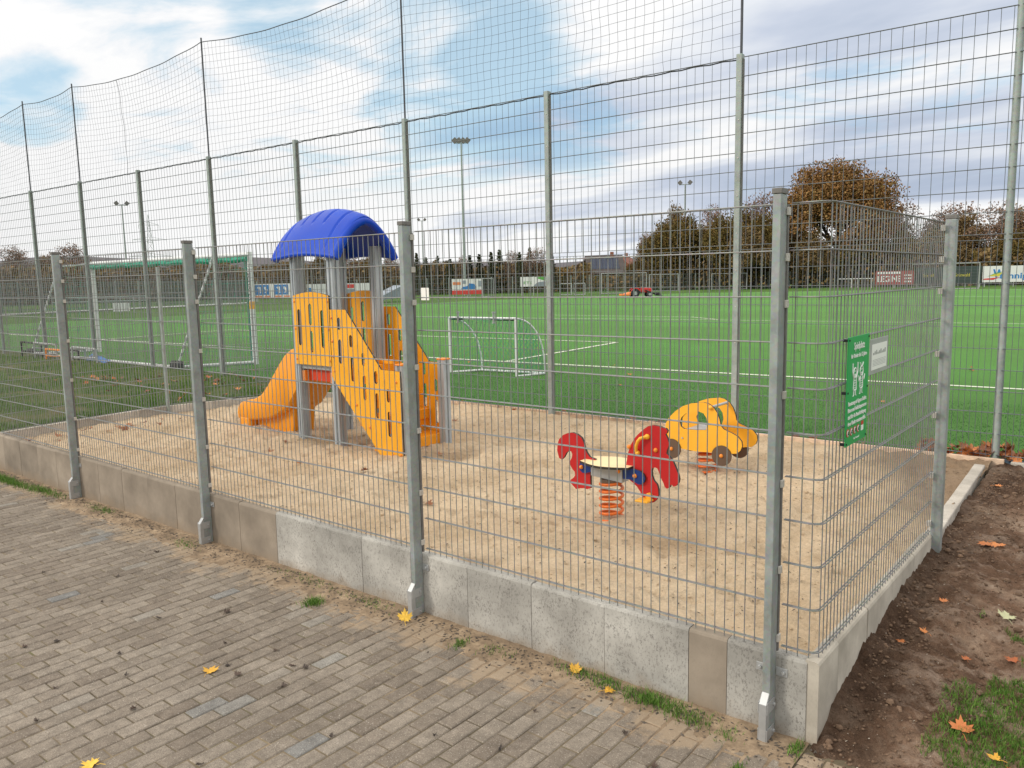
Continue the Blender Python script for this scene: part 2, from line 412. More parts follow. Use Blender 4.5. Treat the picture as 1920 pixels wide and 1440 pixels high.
comb = wn('ShaderNodeCombineXYZ'); L(cx, comb.inputs[0]); L(cy, comb.inputs[1])
def wnoise(scale, detail, rough, loc, dist=0., rot=0., sc=(1, 1, 1)):
    mp = wn('ShaderNodeMapping'); mp.inputs['Location'].default_value = loc; mp.inputs['Rotation'].default_value = (0, 0, rot); mp.inputs['Scale'].default_value = sc
    L(comb.outputs[0], mp.inputs[0]); n = wn('ShaderNodeTexNoise'); n.inputs['Scale'].default_value = scale; n.inputs['Detail'].default_value = detail
    n.inputs['Roughness'].default_value = rough; n.inputs['Distortion'].default_value = dist; L(mp.outputs[0], n.inputs[0]); return n.outputs[0]
def wramp(f, stops):
    r = wn('ShaderNodeValToRGB'); el = r.color_ramp.elements
    while len(el) < len(stops): el.new(.5)
    for e, (p, c) in zip(el, stops): e.position = p; e.color = (*c, 1) if isinstance(c, tuple) else (c, c, c, 1)
    L(f, r.inputs[0]); return r.outputs[0]
sky = wn('ShaderNodeTexSky', sky_type='NISHITA'); sky.sun_disc = False; sky.sun_elevation = R(SUN_EL); sky.sun_rotation = R(SUN_AZ)
sky.air_density = 1.; sky.dust_density = .6; sky.ozone_density = 1.6
bs = wn('ShaderNodeBackground'); L(sky.outputs[0], bs.inputs[0]); bs.inputs[1].default_value = .15
CLST = [(.36, (.47, .545, .68)), (.47, (.61, .67, .79)), (.57, (.85, .88, .93)), (.63, (1.0, 1.0, 1.0))]
bias = wramp(sepw.outputs[2], [(0., .62), (.035, .60), (.09, .47), (.16, .49), (.24, .60), (.33, .62), (1., .6)])
nrm0 = wn('ShaderNodeVectorMath', operation='NORMALIZE'); L(tcw.outputs['Generated'], nrm0.inputs[0])
def bright(px, py, rad, amp):
    d = (fw*FPX+rt*(px-960)-up*(py-720)).normalized(); dp = wn('ShaderNodeVectorMath', operation='DOT_PRODUCT'); L(nrm0.outputs[0], dp.inputs[0]); dp.inputs[1].default_value = d
    r = wn('ShaderNodeMapRange', interpolation_type='SMOOTHERSTEP'); L(dp.outputs['Value'], r.inputs[0]); r.inputs[1].default_value = math.cos(rad); r.inputs[2].default_value = 1; r.inputs[3].default_value = 0; r.inputs[4].default_value = amp; return r.outputs[0]
bri = wm('ADD', bright(160, 120, .46, .30), bright(660, 220, .26, .14))
cl = wramp(wm('ADD', wm('ADD', wm('SUBTRACT', bias, .5), bri), wnoise(1.3, 6, .52, (3.1, 1.2, 0), .4, R(-39), (.5, 1, 1))), CLST)
# unseen overhead cloud made brighter and warmer to add light to the scene
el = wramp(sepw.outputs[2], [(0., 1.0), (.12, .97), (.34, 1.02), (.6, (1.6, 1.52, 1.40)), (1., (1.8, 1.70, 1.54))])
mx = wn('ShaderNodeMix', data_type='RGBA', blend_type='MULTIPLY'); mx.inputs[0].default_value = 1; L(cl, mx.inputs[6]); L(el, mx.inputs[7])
bc = wn('ShaderNodeBackground'); bc.inputs[1].default_value = 1.0
mask = wramp(wnoise(.75, 7, .55, (7.4, 2.2, 0), .5, R(-39), (.7, 1, 1)), [(.42, .30), (.54, 1.)])
low = wramp(sepw.outputs[2], [(.10, 1.), (.22, 0.)])
nrm = wn('ShaderNodeVectorMath', operation='NORMALIZE'); L(tcw.outputs['Generated'], nrm.inputs[0])
def spot(px, py, rad, amp):
    d = (fw*FPX+rt*(px-960)-up*(py-720)).normalized(); dp = wn('ShaderNodeVectorMath', operation='DOT_PRODUCT'); L(nrm.outputs[0], dp.inputs[0]); dp.inputs[1].default_value = d
    r = wramp(dp.outputs['Value'], [(0., 0.), (1., 1.)]); r = wn('ShaderNodeMapRange', interpolation_type='SMOOTHERSTEP'); L(dp.outputs['Value'], r.inputs[0])
    r.inputs[1].default_value = math.cos(rad); r.inputs[2].default_value = 1; r.inputs[3].default_value = 0; r.inputs[4].default_value = amp; return r.outputs[0]
hole = wm('ADD', wm('ADD', spot(850, 90, .16, .24), spot(540, 10, .10, .2)), wm('ADD', spot(60, 185, .07, .25), spot(1010, 175, .15, .2)))
nz = wnoise(2.2, 7, .6, (1.3, 5.2, 0), .6, R(-39), (.8, 1, 1))
mask = wramp(wm('SUBTRACT', wm('ADD', wnoise(.75, 7, .55, (7.4, 2.2, 0), .5, R(-39), (.7, 1, 1)), wm('MULTIPLY', wm('SUBTRACT', nz, .5), .9)), hole), [(.18, .5), (.40, 1.)])
mk = wm('MAXIMUM', mask, wm('MULTIPLY', low, .93))
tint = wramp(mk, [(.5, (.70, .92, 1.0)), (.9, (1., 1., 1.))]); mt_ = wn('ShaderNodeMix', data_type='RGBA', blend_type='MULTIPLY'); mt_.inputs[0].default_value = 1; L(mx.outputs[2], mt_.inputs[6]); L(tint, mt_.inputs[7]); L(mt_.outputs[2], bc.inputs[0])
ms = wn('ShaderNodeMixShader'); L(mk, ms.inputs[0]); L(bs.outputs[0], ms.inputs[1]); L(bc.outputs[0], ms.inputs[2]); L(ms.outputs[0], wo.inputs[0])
sun = bpy.data.objects.new('sun', bpy.data.lights.new('sun', 'SUN')); COL.objects.link(sun)
sun.data.energy = 1.7; sun.data.angle = R(13); sun.data.color = (1, .93, .82)
az = R(SUN_AZ); sd = Vector((math.sin(az)*math.cos(R(SUN_EL)), math.cos(az)*math.cos(R(SUN_EL)), math.sin(R(SUN_EL))))
sun.rotation_euler = sd.to_track_quat('Z', 'Y').to_euler()
vs = scene.view_settings; vs.view_transform = 'Standard'; vs.look = 'None'; vs.gamma = 1; vs.exposure = 0; vs.use_curve_mapping = False

# ------------------------------------------------------------------ ground surfaces
def grid(name, xs, ys, h, mat, smooth=True, **k):
    b = MB(); nx, ny = len(xs), len(ys)
    b.v = [(x, y, h(x, y)) for y in ys for x in xs]
    b.f = [(j*nx+i, j*nx+i+1, (j+1)*nx+i+1, (j+1)*nx+i) for j in range(ny-1) for i in range(nx-1)]; b.mi = [0]*len(b.f)
    return b.build(name, mat, smooth=180 if smooth else None, **k)
def rng(a, b, s):
    n = max(1, round((b-a)/s)); return [a+(b-a)*i/n for i in range(n+1)]
bx = [-3000, -900, -300, -120, -60, -30, -12, 12, 30, 60, 120, 300, 900, 3000]
grid('ground', bx, [-1500, -200, -30, 5.28, 5.34, 20, 40, 60, 80, 100, 130, 200, 500, 1500, 4000], lambda x, y: -.62 if y < 5.3 else -.135, M['meadow'], kind='structure')
# synthetic pitch
P = [(-45, 5.3), (8, 5.3), (40, 5.3), (40, 88), (-9, 82.5), (-22, 80), (-36, 72), (-40, 66), (-45, 50)]
b = MB(); b.plate([(x, y) for x, y in P], Matrix.Translation((0, 0, -.13)), .03); b.build('sports_field', M['turf'], kind='structure')
lines = [[(-34.5, 8.75), (-24.8, 9.25), (-18, 9.62), (-11.3, 9.94), (-7.1, 10.2), (-4, 10.38), (6, 10.9)], [(-27.3, 9.1), (-27.8, 14.43)],
         [(-27.8, 14.43), (-25.1, 14.6), (-17.5, 15.05), (-10.3, 15.5)], [(-10.3, 15.5), (-9.8, 9.95)],
         [(-27.8, 25.2), (-20.4, 25.7), (-13.5, 26.6), (-4.2, 27.3), (8, 27.9)], [(-22, 28.4), (-14.5, 28.5), (-12.6, 27.0)],
         [(-38.5, 16.7), (-38.4, 20.8), (-27.8, 25.2)], [(-30, 58.6), (-14.5, 58.9), (-5.5, 57.6), (10, 57.5)], [(-30, 74), (-21, 75.5), (-8, 77), (8, 78)]]
b = MB()
for i, pl in enumerate(lines):
    w = .06 if pl[0][1] < 40 else .09; z = -.094+.001*i
    for (x0, y0), (x1, y1) in zip(pl, pl[1:]):
        d = Vector((x1-x0, y1-y0, 0)).normalized(); n = Vector((-d.y, d.x, 0))*w
        b.add([Vector((x0, y0, z))-n, Vector((x1, y1, z))-n, Vector((x1, y1, z))+n, Vector((x0, y0, z))+n], [(0, 1, 2, 3)])
b.build('field_lines', M['line'], kind='structure')
# hills
def hillz(px): return 488-6*math.sin(px/170.)-4*math.sin(px/61.)+(14 if px > 1250 else 0)
pts = []
b = MB(); vs_ = []
N_ = 80
for i in range(N_+1):
    px = -700+3300*i/N_
    top = at(px, hillz(px)+2*fbm(px*.02, 1.3), 900) if -700 <= px <= 2600 else None
    bot = at(px, 560, 620); bot.z = -3; back = at(px, 560, 1200); back.z = -3
    vs_ += [bot, bot.lerp(top, .55)+Vector((0, 0, 3)), top, back]
b.add(vs_, [(4*i+k, 4*i+4+k, 4*i+5+k, 4*i+1+k) for i in range(N_) for k in range(3)]); b.build('hills', M['hill'], kind='structure', smooth=60)

# paving of the forecourt
def pave_z(x): return -.422+.005*x
b = MB(); tones = []
grid('pavement_bed', rng(-16, 1.4, .25), rng(-6, 0.02, .25), lambda x, y: pave_z(x)-.006+.003*fbm(x*2, y*2), M['joint'], kind='structure')
BW, BL, G = .1, .2, .0035
xi = -15.9; col_i = 0
while xi < 1.25:
    y = -.16-(.1 if col_i % 2 else 0)-rnd.uniform(0, .006)
    lim = -.105
    # stretcher bond, courses running away from the wall
    yy = lim
    first = True
    while yy > -5.8:
        ln = BL if not (first and col_i % 2) else BL/2
        first = False
        if xi+BW > .35 and yy > -.55-(xi-.25)*.9 + 10*(xi < .3): yy -= ln; continue
        x0, x1, y0, y1 = xi+G+rnd.uniform(-.001, .001), xi+BW-G+rnd.uniform(-.001, .001), yy-ln+G, yy-G
        c = ((x0+x1)/2, (y0+y1)/2); rz = rnd.gauss(0, .007); dz = rnd.gauss(0, .0012); tx, ty = rnd.gauss(0, .006), rnd.gauss(0, .004)
        jit = [(rnd.gauss(0, .0012), rnd.gauss(0, .0012)) for _ in range(4)]
        def pt(x, y, z):
            q_ = (0 if x < c[0] else 1)+(0 if y < c[1] else 2); x += jit[q_][0]; y += jit[q_][1]
            dx, dy = x-c[0], y-c[1]
            return (c[0]+dx-dy*rz, c[1]+dy+dx*rz, pave_z(c[0])+dz+z+dx*tx+dy*ty)
        e = .006
        vs2 = [pt(x0, y0, -.03), pt(x1, y0, -.03), pt(x1, y1, -.03), pt(x0, y1, -.03), pt(x0, y0, -.005), pt(x1, y0, -.005), pt(x1, y1, -.005), pt(x0, y1, -.005),
               pt(x0+e, y0+e, 0), pt(x1-e, y0+e, 0), pt(x1-e, y1-e, 0), pt(x0+e, y1-e, 0)]
        b.add(vs2, [(0,1,5,4),(1,2,6,5),(2,3,7,6),(3,0,4,7),(4,5,9,8),(5,6,10,9),(6,7,11,10),(7,4,8,11),(8,9,10,11)])
        tones.append(rnd.random()); yy -= ln
    xi += BW; col_i += 1
pv = b.build('pavement', M['paver'], kind='structure')
ca = pv.data.color_attributes.new('tone', 'FLOAT_COLOR', 'CORNER'); buf = []
for t_ in tones: buf += [t_, t_, t_, 1]*36
ca.data.foreach_set('color', buf)
# sand and dirt washed over the paving along the wall
def wash(x, y):
    k = sm(-.40, -.06, y+.16*fbm(x*1.7, y*3, 5)); 
    return pave_z(x)-.006+.012*k*(1+.6*fbm(x*5, y*5, 2))+.004*k*fbm(x*25, y*25)
grid('washed_sand', rng(-9.6, .2, .025), rng(-.5, -.025, .025), wash, M['washed'], kind='structure')

# sand of the play area
FEET = [(rnd.uniform(-9, 0), rnd.uniform(.3, 4.8), rnd.uniform(.045, .10), rnd.uniform(.02, .055), rnd.uniform(0, 3)) for _ in range(620)]
cells = {}
for f in FEET:
    for i in range(int((f[0]-.3)*2)-1, int((f[0]+.3)*2)+2):
        for j in range(int((f[1]-.3)*2)-1, int((f[1]+.3)*2)+2): cells.setdefault((i, j), []).append(f)
HOLES = [(-7.95, 2.35, .28, .05), (-4.35, 2.4, .26, .045), (-1.2, 1.25, .2, .03), (-2.4, 3.2, .22, .03), (-5.9, 2.3, .3, .03), (-3.2, .9, .3, .03), (-.6, 2.4, .3, .03)]
def sand_z(x, y):
    z = -.085+.03*fbm(x*.8, y*.8, 3)+.022*fbm(x*3.1, y*3.1, 1)+.026*fbm(x*8, y*8, 2)+.015*fbm(x*21, y*21, 4)
    for fx, fy, r, dp, an in cells.get((int(x*2), int(y*2)), ()):
        dx, dy = x-fx, y-fy; u, v = dx*math.cos(an)+dy*math.sin(an), (dy*math.cos(an)-dx*math.sin(an))*1.8
        q = (u*u+v*v)/(r*r)
        if q < 4: z += dp*(-math.exp(-q*1.3)+.45*math.exp(-(q-1.6)**2*2))
    z -= .05*sm(-8.6, -9.5, x)
    for hx, hy, hr, hd in HOLES: z -= hd*math.exp(-((x-hx)**2+(y-hy)**2)/(hr*hr))-hd*.5*math.exp(-(math.hypot(x-hx, y-hy)-hr*1.7)**2/(hr*hr*.15))
    z += .025*sm(.5, .05, y)*sm(-5, -1, x)       # piled against the front wall
    z -= .05*math.exp(-((x+1.55)**2*6+(y-.16)**2*9)/.3)*0
    z -= .04*math.exp(-((x+2.0)**2*5+(y-.2)**2*12)/.3)
    return z
grid('sand', rng(-9.95, .19, .028), rng(.03, 5.0, .028), sand_z, M['sand'], kind='structure')

# trench soil on the right and lawn on the left
SY = [(-1.5, -.43), (-.3, -.42), (-.05, -.39), (.05, -.37), (.15, -.31), (.37, -.25), (.74, -.20), (1., -.165), (1.4, -.13), (2.1, -.12), (3, -.12), (5, -.10), (5.3, -.12)]
def prof(y):
    for (a, za), (c, zc) in zip(SY, SY[1:]):
        if y <= c: return lerp(za, zc, (y-a)/(c-a))
    return -.12
def soil_z(x, y):
    t = sm(.25, 1.0, x); low = lerp(-.42, -.13, sm(-.4, 3.2, y))
    z = lerp(prof(y), low, t)
    tr = math.exp(-((x-.36)/.12)**2)*sm(3.9, 1.0, y)*sm(-.3, .5, y)*.05
    return z-tr+.045*fbm(x*3.6, y*3.6, 7)+.024*fbm(x*13, y*13, 3)+.014*fbm(x*38, y*38, 5)
grid('soil', rng(.215, 2.2, .022)+[3, 5, 9, 20], rng(-1.6, 5.33, .025), lambda x, y: soil_z(x, y)-(.12*sm(.0, -.25, y)*sm(.75, .3, x) if y < 0 else 0), M['soil'], kind='structure')
def kerb_x(y):
    K = [(0, -9.56), (1.85, -9.8), (2.3, -9.8), (3.44, -9.5), (4.32, -8.93), (4.85, -8.3), (5.4, -8.2)]
    for (a, xa), (c, xc) in zip(K, K[1:]):
        if y <= c: return lerp(xa, xc, (y-a)/(c-a))
    return K[-1][1]
b = MB(); ys = rng(0.06, 5.32, .06); us = [i/60 for i in range(61)]
def lawn_z(x, y): return -.045+.05*fbm(x*.6, y*.6, 9)+.02*fbm(x*3, y*3, 4)+.05*sm(-9.6, -13, x)-.07*sm(4.6, 5.3, y)
for y in ys:
    k = kerb_x(y)-.06
    for u in us: x = k-u*u*26; b.v.append((x, y, lawn_z(x, y)))
b.f = [(j*61+i, (j+1)*61+i, (j+1)*61+i+1, j*61+i+1) for j in range(len(ys)-1) for i in range(60)]; b.mi = [0]*len(b.f)
b.build('lawn', M['lawn'], kind='structure', smooth=180)

# grass blades
def blades(name, n, place, hgt, mat, w=.004, lean=.5, label=None):
    b = MB()
    for _ in range(n):
        p = place()
        if p is None: continue
        x, y, z, hs = p; h = hgt*rnd.uniform(.5, 1.2)*hs; a = rnd.uniform(0, 6.28); l = rnd.uniform(0, lean)*h; ww = w*rnd.uniform(.7, 1.4)
        dx, dy = math.cos(a), math.sin(a); q = rnd.uniform(0, 6.28); sx, sy = math.cos(q)*ww, math.sin(q)*ww
        n0 = len(b.v)
        b.v += [(x-sx, y-sy, z-.004), (x+sx, y+sy, z-.004), (x+sx*.7+dx*l*.35, y+sy*.7+dy*l*.35, z+h*.6), (x-sx*.7+dx*l*.35, y-sy*.7+dy*l*.35, z+h*.6), (x+dx*l, y+dy*l, z+h)]
        b.f += [(n0, n0+1, n0+2, n0+3), (n0+3, n0+2, n0+4)]; b.mi += [0, 0]
    return b.build(name, mat, kind='stuff', label=label)
def p_lawn():
    y = rnd.uniform(.1, 5.1); x = kerb_x(y)-.08-rnd.random()**1.8*13
    q = fbm(x*.9, y*.9, 9)
    if q < -.05: return None
    return x, y, lawn_z(x, y), 1
blades('lawn_grass', 70000, p_lawn, .05, M['blade'], .0035, label='rough lawn grass growing outside the left edge of the sandpit')
def p_rg():
    x = .62+rnd.random()**.8*1.3; y = rnd.uniform(-1.3, 2.2)
    if fbm(x*2.3, y*1.5, 2)+(x-.80)*1.6-abs(y-.6)*.08 < .02: return None
    return x, y, soil_z(x, y), 1
blades('grass', 120000, p_rg, .028, M['blade'], .0015, 1.1, label='short green grass patches growing on the bare soil at right')
TU = [(-1.0, -.10, .16, .05, 70), (-.83, -.12, .10, .04, 90), (-.55, -.13, .16, .05, 220), (-.33, -.15, .14, .04, 120), (-1.77, -.22, .04, .04, 40), (-3.0, -.35, .06, .05, 90), (-.12, -.2, .06, .04, 20), (.02, -.42, .03, .03, 50),
      (.17, -.11, .03, .05, 40), (-9.0, -.22, .9, .06, 900), (-7.9, -.16, .5, .04, 300), (-6.6, -.13, .3, .03, 120), (-3.4, -.12, .4, .03, 60), (-4.9, -.2, .2, .03, 60), (-1.55, -.16, .1, .04, 30), (-2.7, -.13, .3, .03, 80)]
wts = [t[4] for t in TU]
def p_tuft():
    t = rnd.choices(TU, wts)[0]; x = rnd.gauss(t[0], t[2]*.5); y = min(-.06, rnd.gauss(t[1], .035))
    return x, y, pave_z(x), t[3]/.05
blades('weeds', 6500, p_tuft, .04, M['blade'], .0017, 1.1, label='small weeds and grass sprouting at the foot of the concrete wall')
def p_turf():
    y = 5.33+rnd.random()**1.5*3.6; x = rnd.uniform(-14, 1.6); return x, y, -.10, 1
blades('turf_pile', 60000, p_turf, .013, M['turfblade'], .0026, .9, label='plastic turf blades along the near edge of the pitch')

# ------------------------------------------------------------------ retaining walls and kerbs
def slab_front(parent, x0, x1, mat, zt=-.032, dy=0.0):
    b = MB(); pr = [(-.026, -.7), (-.026, zt-.016), (-.021, zt-.005), (-.011, zt), (.032, zt), (.042, zt-.008), (.042, -.7)]
    g = .0018; vs2 = [(x, y+dy, z) for x in (x0+g, x1-g) for y, z in pr]; n = len(pr)
    b.add(vs2, [tuple(range(n)), tuple(range(2*n-1, n-1, -1))]+[(i, i+n, (i+1) % n+n, (i+1) % n) for i in range(n)])
    return b.build('slab', mat, parent)
w = empty('concrete_wall', (-4.6, -.01, -.42), label='long low concrete slab wall along the paving, speckled grey at right and brown at left', cat='wall')
js = [.180]+[x_+.025*(x_-1.3)/3.43 for x_ in (-.19, -.39, -.88, -1.37, -1.86, -2.35, -2.83, -3.34, -3.82)]
for i, (a, c) in enumerate(zip(js, js[1:])):
    o = slab_front(w, c, a, M['slabb'] if i == 1 else M['slab'], -.032+rnd.uniform(-.003, .003), rnd.uniform(-.0025, .0025))
    if i == 1: tag(o, label='narrow brown slab between the grey ones')
x = js[-1]
while x > -9.4:
    slab_front(w, x-.5, x, M['slabb'], -.034+rnd.uniform(-.003, .003), rnd.uniform(-.002, .002)); x -= .5
def slab_side(parent, y0, y1, mat, xo, zt=-.032):
    b = MB(); pr = [(xo, -.75), (xo, zt-.016), (xo-.006, zt-.005), (xo-.018, zt), (xo-.06, zt), (xo-.07, -.75)]
    g = .0018; vs2 = [(x_, y, z) for y in (y0+g, y1-g) for x_, z in pr]; n = len(pr)
    b.add(vs2, [tuple(range(n-1, -1, -1)), tuple(range(n, 2*n))]+[(i, (i+1) % n, (i+1) % n+n, i+n) for i in range(n)])
    return b.build('slab', mat, parent)
w = empty('concrete_wall', (.24, 1.1, -.4), label='short pale concrete slab wall going back from the corner beside the bare soil', cat='wall')
ys_ = [-.025, .26, .74, 1.24, 1.74, 2.22]
for a, c in zip(ys_, ys_[1:]): slab_side(w, a, c, M['slabw'],  .232+rnd.uniform(-.003, .003), -.030+rnd.uniform(-.004, .004))
# left kerb follows the lawn edge
w = empty('lawn_kerb', (-9.7, 2, -.05), label='pale concrete kerb between the sand and the lawn on the left', cat='kerb')
KP = [(0.03, -9.56), (.9, -9.68), (1.85, -9.8), (2.3, -9.8), (2.9, -9.65), (3.44, -9.5), (3.9, -9.22), (4.32, -8.93), (4.9, -8.3)]
for (ya, xa), (yb, xb) in zip(KP, KP[1:]):
    b = MB(); d = Vector((xb-xa, yb-ya, 0)); ln = d.length; d.normalize(); n = Vector((-d.y, d.x, 0))*.03
    A, B_ = Vector((xa, ya, 0))+d*.002, Vector((xb, yb, 0))-d*.002
    vs2 = [p+q+Vector((0, 0, z)) for z in (-.4, -.022) for p, q in ((A, -n), (B_, -n), (B_, n), (A, n))]
    b.add(vs2, [(3,2,1,0),(4,5,6,7),(0,1,5,4),(1,2,6,5),(2,3,7,6),(3,0,4,7)]); b.build('kerb_stone', M['kerb'], w, bevel=.006)
b = MB()
for i in range(4): b.box((-8.35+i*2.16, 4.985-.0006*i, -.2), (-8.35+(i+1)*2.16-.006, 5.02, -.052+.003*(i % 2)))
tag(b.build('edging_board', M['board'], bevel=.004), 'pale reddish edging board between the sand and the green pitch', 'edging board')
b = MB(); b.box((-14, 5.14, -.2), (3, 5.2, -.085)); tag(b.build('drain_channel', M['steelblue'], bevel=.004), 'blue grey channel strip running along the foot of the tall fence', 'drain channel')
w = empty('edging_kerb', (.22, 3.6, -.08), label='dirty pale concrete kerb continuing from the right fence post to the pitch', cat='kerb')
for a, c in ((2.33, 3.3), (3.3, 4.25), (4.25, 4.75)):
    b = MB(); x0 = lerp(.25, .17, (a-2.33)/2.4); x1 = lerp(.25, .17, (c-2.33)/2.4)
    z0, z1 = -.068, -.064
    b.add([(x0-.09, a, -.4), (x0, a, -.4), (x1, c-.004, -.4), (x1-.09, c-.004, -.4), (x0-.09, a, z0), (x0, a, z0), (x1, c-.004, z1), (x1-.09, c-.004, z1)],
          [(3,2,1,0),(4,5,6,7),(0,1,5,4),(1,2,6,5),(2,3,7,6),(3,0,4,7)]); b.build('kerb_stone', M['kerb'], w, bevel=.01)
b = MB()
for i in range(4): b.box((.33+i*1.0, 5.03, -.3), (.33+(i+1)*1.0-.005, 5.10, -.075+.002*(i % 2)))
tag(b.build('kerb_row', M['kerb'], bevel=.008), 'pale kerb stones at the foot of the tall fence right of its post', 'kerb')

# ------------------------------------------------------------------ wire fences
def panel(parent, path, z0, z1, step, mat, rv=.0027, rh=.0033, zs=None, name='wire_panel', ext=.03, hn=.2):
    """double bar mesh panel along a 2D path"""
    b = MB(); segs = []; tot = 0
    for (xa, ya), (xb, yb) in zip(path, path[1:]):
        l = math.hypot(xb-xa, yb-ya); segs.append((tot, l, xa, ya, xb, yb)); tot += l
    def P_(s):
        for t0, l, xa, ya, xb, yb in segs:
            if s <= t0+l+1e-6: t = (s-t0)/l; return Vector((lerp(xa, xb, t), lerp(ya, yb, t), 0)), Vector((-(yb-ya)/l, (xb-xa)/l, 0))
    k = 0; s = step*.5
    while s < tot:
        p, nn = P_(s); b.rod(p+Vector((0, 0, z0-ext)), p+Vector((0, 0, z1)), rv, n=5); s += step
    z = z0
    while z <= z1+.01:
        for sg in (-1, 1):
            for t0, l, xa, ya, xb, yb in segs:
                nn = Vector((-(yb-ya)/l, (xb-xa)/l, 0))*(rv+rh)*sg
                b.rod(Vector((xa, ya, z))+nn, Vector((xb, yb, z))+nn, rh, n=5)
        z += hn
    return b.build(name, mat, parent)
CORN = []
for i in range(6):
    a = R(-90+90*i/5); CORN.append((.20-.035+.045*math.cos(a), .045+.045*math.sin(a)))
FZ = 2.0
f = empty('wire_fence', (-3.6, -.06, -.42), label='galvanised double wire fence along the paving that bends round the right corner', cat='fence')
P4, P3, P2, P1, P0 = .02, -2.283, -4.793, -7.303, -9.5
for a, c in ((P0, P1), (P1, P2), (P2, P3), (P3, P4)): panel(f, [(a+.03, 0), (c-.03, 0)], 0, FZ, .05, M['wire'])
panel(f, [(P4+.03, 0)]+CORN+[(.222, 2.19)], 0, FZ, .05, M['wire'])
def low_post(parent, x, y, zb, foot=True, rot=False):
    e = MB(); hw, yd0, yd1 = .0185, -.098, -.027
    if rot: e.box((x-.0, y-.03, zb), (x+.062, y+.04, 2.02))
    else: e.box((x-hw, y+yd0, zb), (x+hw, y+yd1, 2.035))
    p = e.build('fence_post', M['galv'], parent, bevel=.003)
    c = MB()
    if rot: c.box((x-.003, y-.033, 2.021), (x+.065, y+.043, 2.045))
    else: c.box((x-hw-.004, y+yd0-.004, 2.036), (x+hw+.004, y+yd1+.004, 2.06))
    c.build('cap', M['cap'], p, bevel=.003)
    for z in (1.965, 1.77, 1.57, 1.17, .77, .37, .045):
        q = MB()
        if rot: q.box((x-.018, y-.056, z-.018), (x+.006, y-.031, z+.018))
        else: q.box((x+hw+.001, y-.040, z-.017), (x+hw+.012, y-.010, z+.017))
        q.build('clamp', M['clamp'], p, bevel=.002)
    if not rot:   # flat bar that pins the panel ends
        q = MB(); q.box((x+hw-.004, y-.0265, -.02), (x+hw+.005, y-.011, 1.99)); q.build('cover_strip', M['cap'], p)
    if foot:
        g = pave_z(x)-.02
        q = MB(); yf = y+yd0
        prf = [(yf-.038, g), (yf-.038, g+.20), (yf-.001, g+.245), (yf-.001, g)]
        q.add([(xx, yy, zz) for xx in (x-.018, x+.018) for yy, zz in prf], [(3,2,1,0),(4,5,6,7),(0,1,5,4),(1,2,6,5),(2,3,7,6),(3,0,4,7)])
        ft = q.build('foot_bracket', M['bright'], p, bevel=.003)
        for zz in (g+.05, g+.18):
            for sx in (-1, 1):
                q = MB()
                q.box((x+sx*.0185-(.0 if sx > 0 else .004), yf-.036, zz-.028), (x+sx*.0185+(.004 if sx > 0 else 0.), yf+.05, zz+.028))
                q.rod((x+sx*.0225, yf+.035, zz), (x+sx*.032, yf+.035, zz), .0085, n=6); q.build('fixing_strap', M['bright'], ft, bevel=.001)
        for sx in (-1, 1):
            q = MB(); xa, xb = sorted((x+sx*(hw+.001), x+sx*(hw+.055)))
            q.box((xa, y-.0325, -.135), (xb, y-.0275, -.095)); q.rod((x+sx*(hw+.036), y-.0325, -.115), (x+sx*(hw+.036), y-.043, -.115), .009, n=6)
            q.build('wall_bracket', M['bright'], p, bevel=.0015)
    return p
for x_ in (P4, P3, P2, P1): low_post(f, x_, 0, pave_z(x_)-.02)
low_post(f, .222, 2.25, -.3, False, True)
# left side fence
f = empty('wire_fence', (-9.65, 1.6, -.05), label='short wire fence with a perforated post on the far left side of the sandpit', cat='fence')
panel(f, [(P0-.01, .03), (-9.74, 2.22)], 0.0, FZ, .05, M['wire']); panel(f, [(-9.77, 2.3), (-9.2, 4.85)], .0, FZ, .05, M['wire'])
b = MB(); b.box((-9.79, 2.24, -.2), (-9.745, 2.28, 1.97)); p = b.build('fence_post', M['galvb'], f, bevel=.003)
for z in (1.9, 1.6, 1.2, .8, .4, .05):
    b = MB(); b.box((-9.74, 2.225, z-.03), (-9.72, 2.255, z+.03)); b.build('clamp', M['galv'], p)

# tall ball stop fence behind
f = empty('ball_stop_fence', (-10, 4.9, -.1), label='four metre high galvanised ball stop fence along the pitch behind the sandpit', cat='fence')
def back_y(x): return 5.0033+(x+2.3129)*.0275
BX = [-2.3129+2.509*k for k in range(2, -10, -1)]
TOP = 3.97
for k, x_ in enumerate(BX):
    y = back_y(x_)
    b = MB()
    if k == 1: b.rod((x_, y+.03, -.2), (x_, y+.03, 4.6), .033, n=14)
    else: b.box((x_-.068, y-.03, -.25), (x_-.005, y+.045, 4.03))
    p = b.build('fence_post', M['galvb'], f, bevel=.004, smooth=40 if k == 1 else None)
    if k != 1:
        b = MB(); b.box((x_-.004, y-.006, -.02), (x_+.004, y+.03, 3.98)); b.build('cover_strip', M['cap'], p)
        for z in [.15+.4*i for i in range(10)]: q = MB(); q.rod((x_-.03, y-.031, z), (x_-.03, y-.036, z), .006, n=6); q.build('bolt', M['clamp'], p)
for xa, xb in zip(BX[1:], BX):
    pth = [(xa+.01, back_y(xa)), (xb-.02, back_y(xb))]
    panel(f, pth, -.03, 1.97, .05, M['wireb'], .0025, .0032); panel(f, pth, 2.02, 4.0, .1, M['wireb'], .0028, .0036, ext=0, hn=.1975)
pend = [-2.345, -7.37, -12.38, -17.4, -19.92, -24.95]
for x_ in pend:
    b = MB(); b.rod((x_+.0, back_y(x_)+.02, 4.035), (x_+.0, back_y(x_)+.02, 6.1), .014, n=8); b.build('net_pole', M['cord'], f, smooth=40)
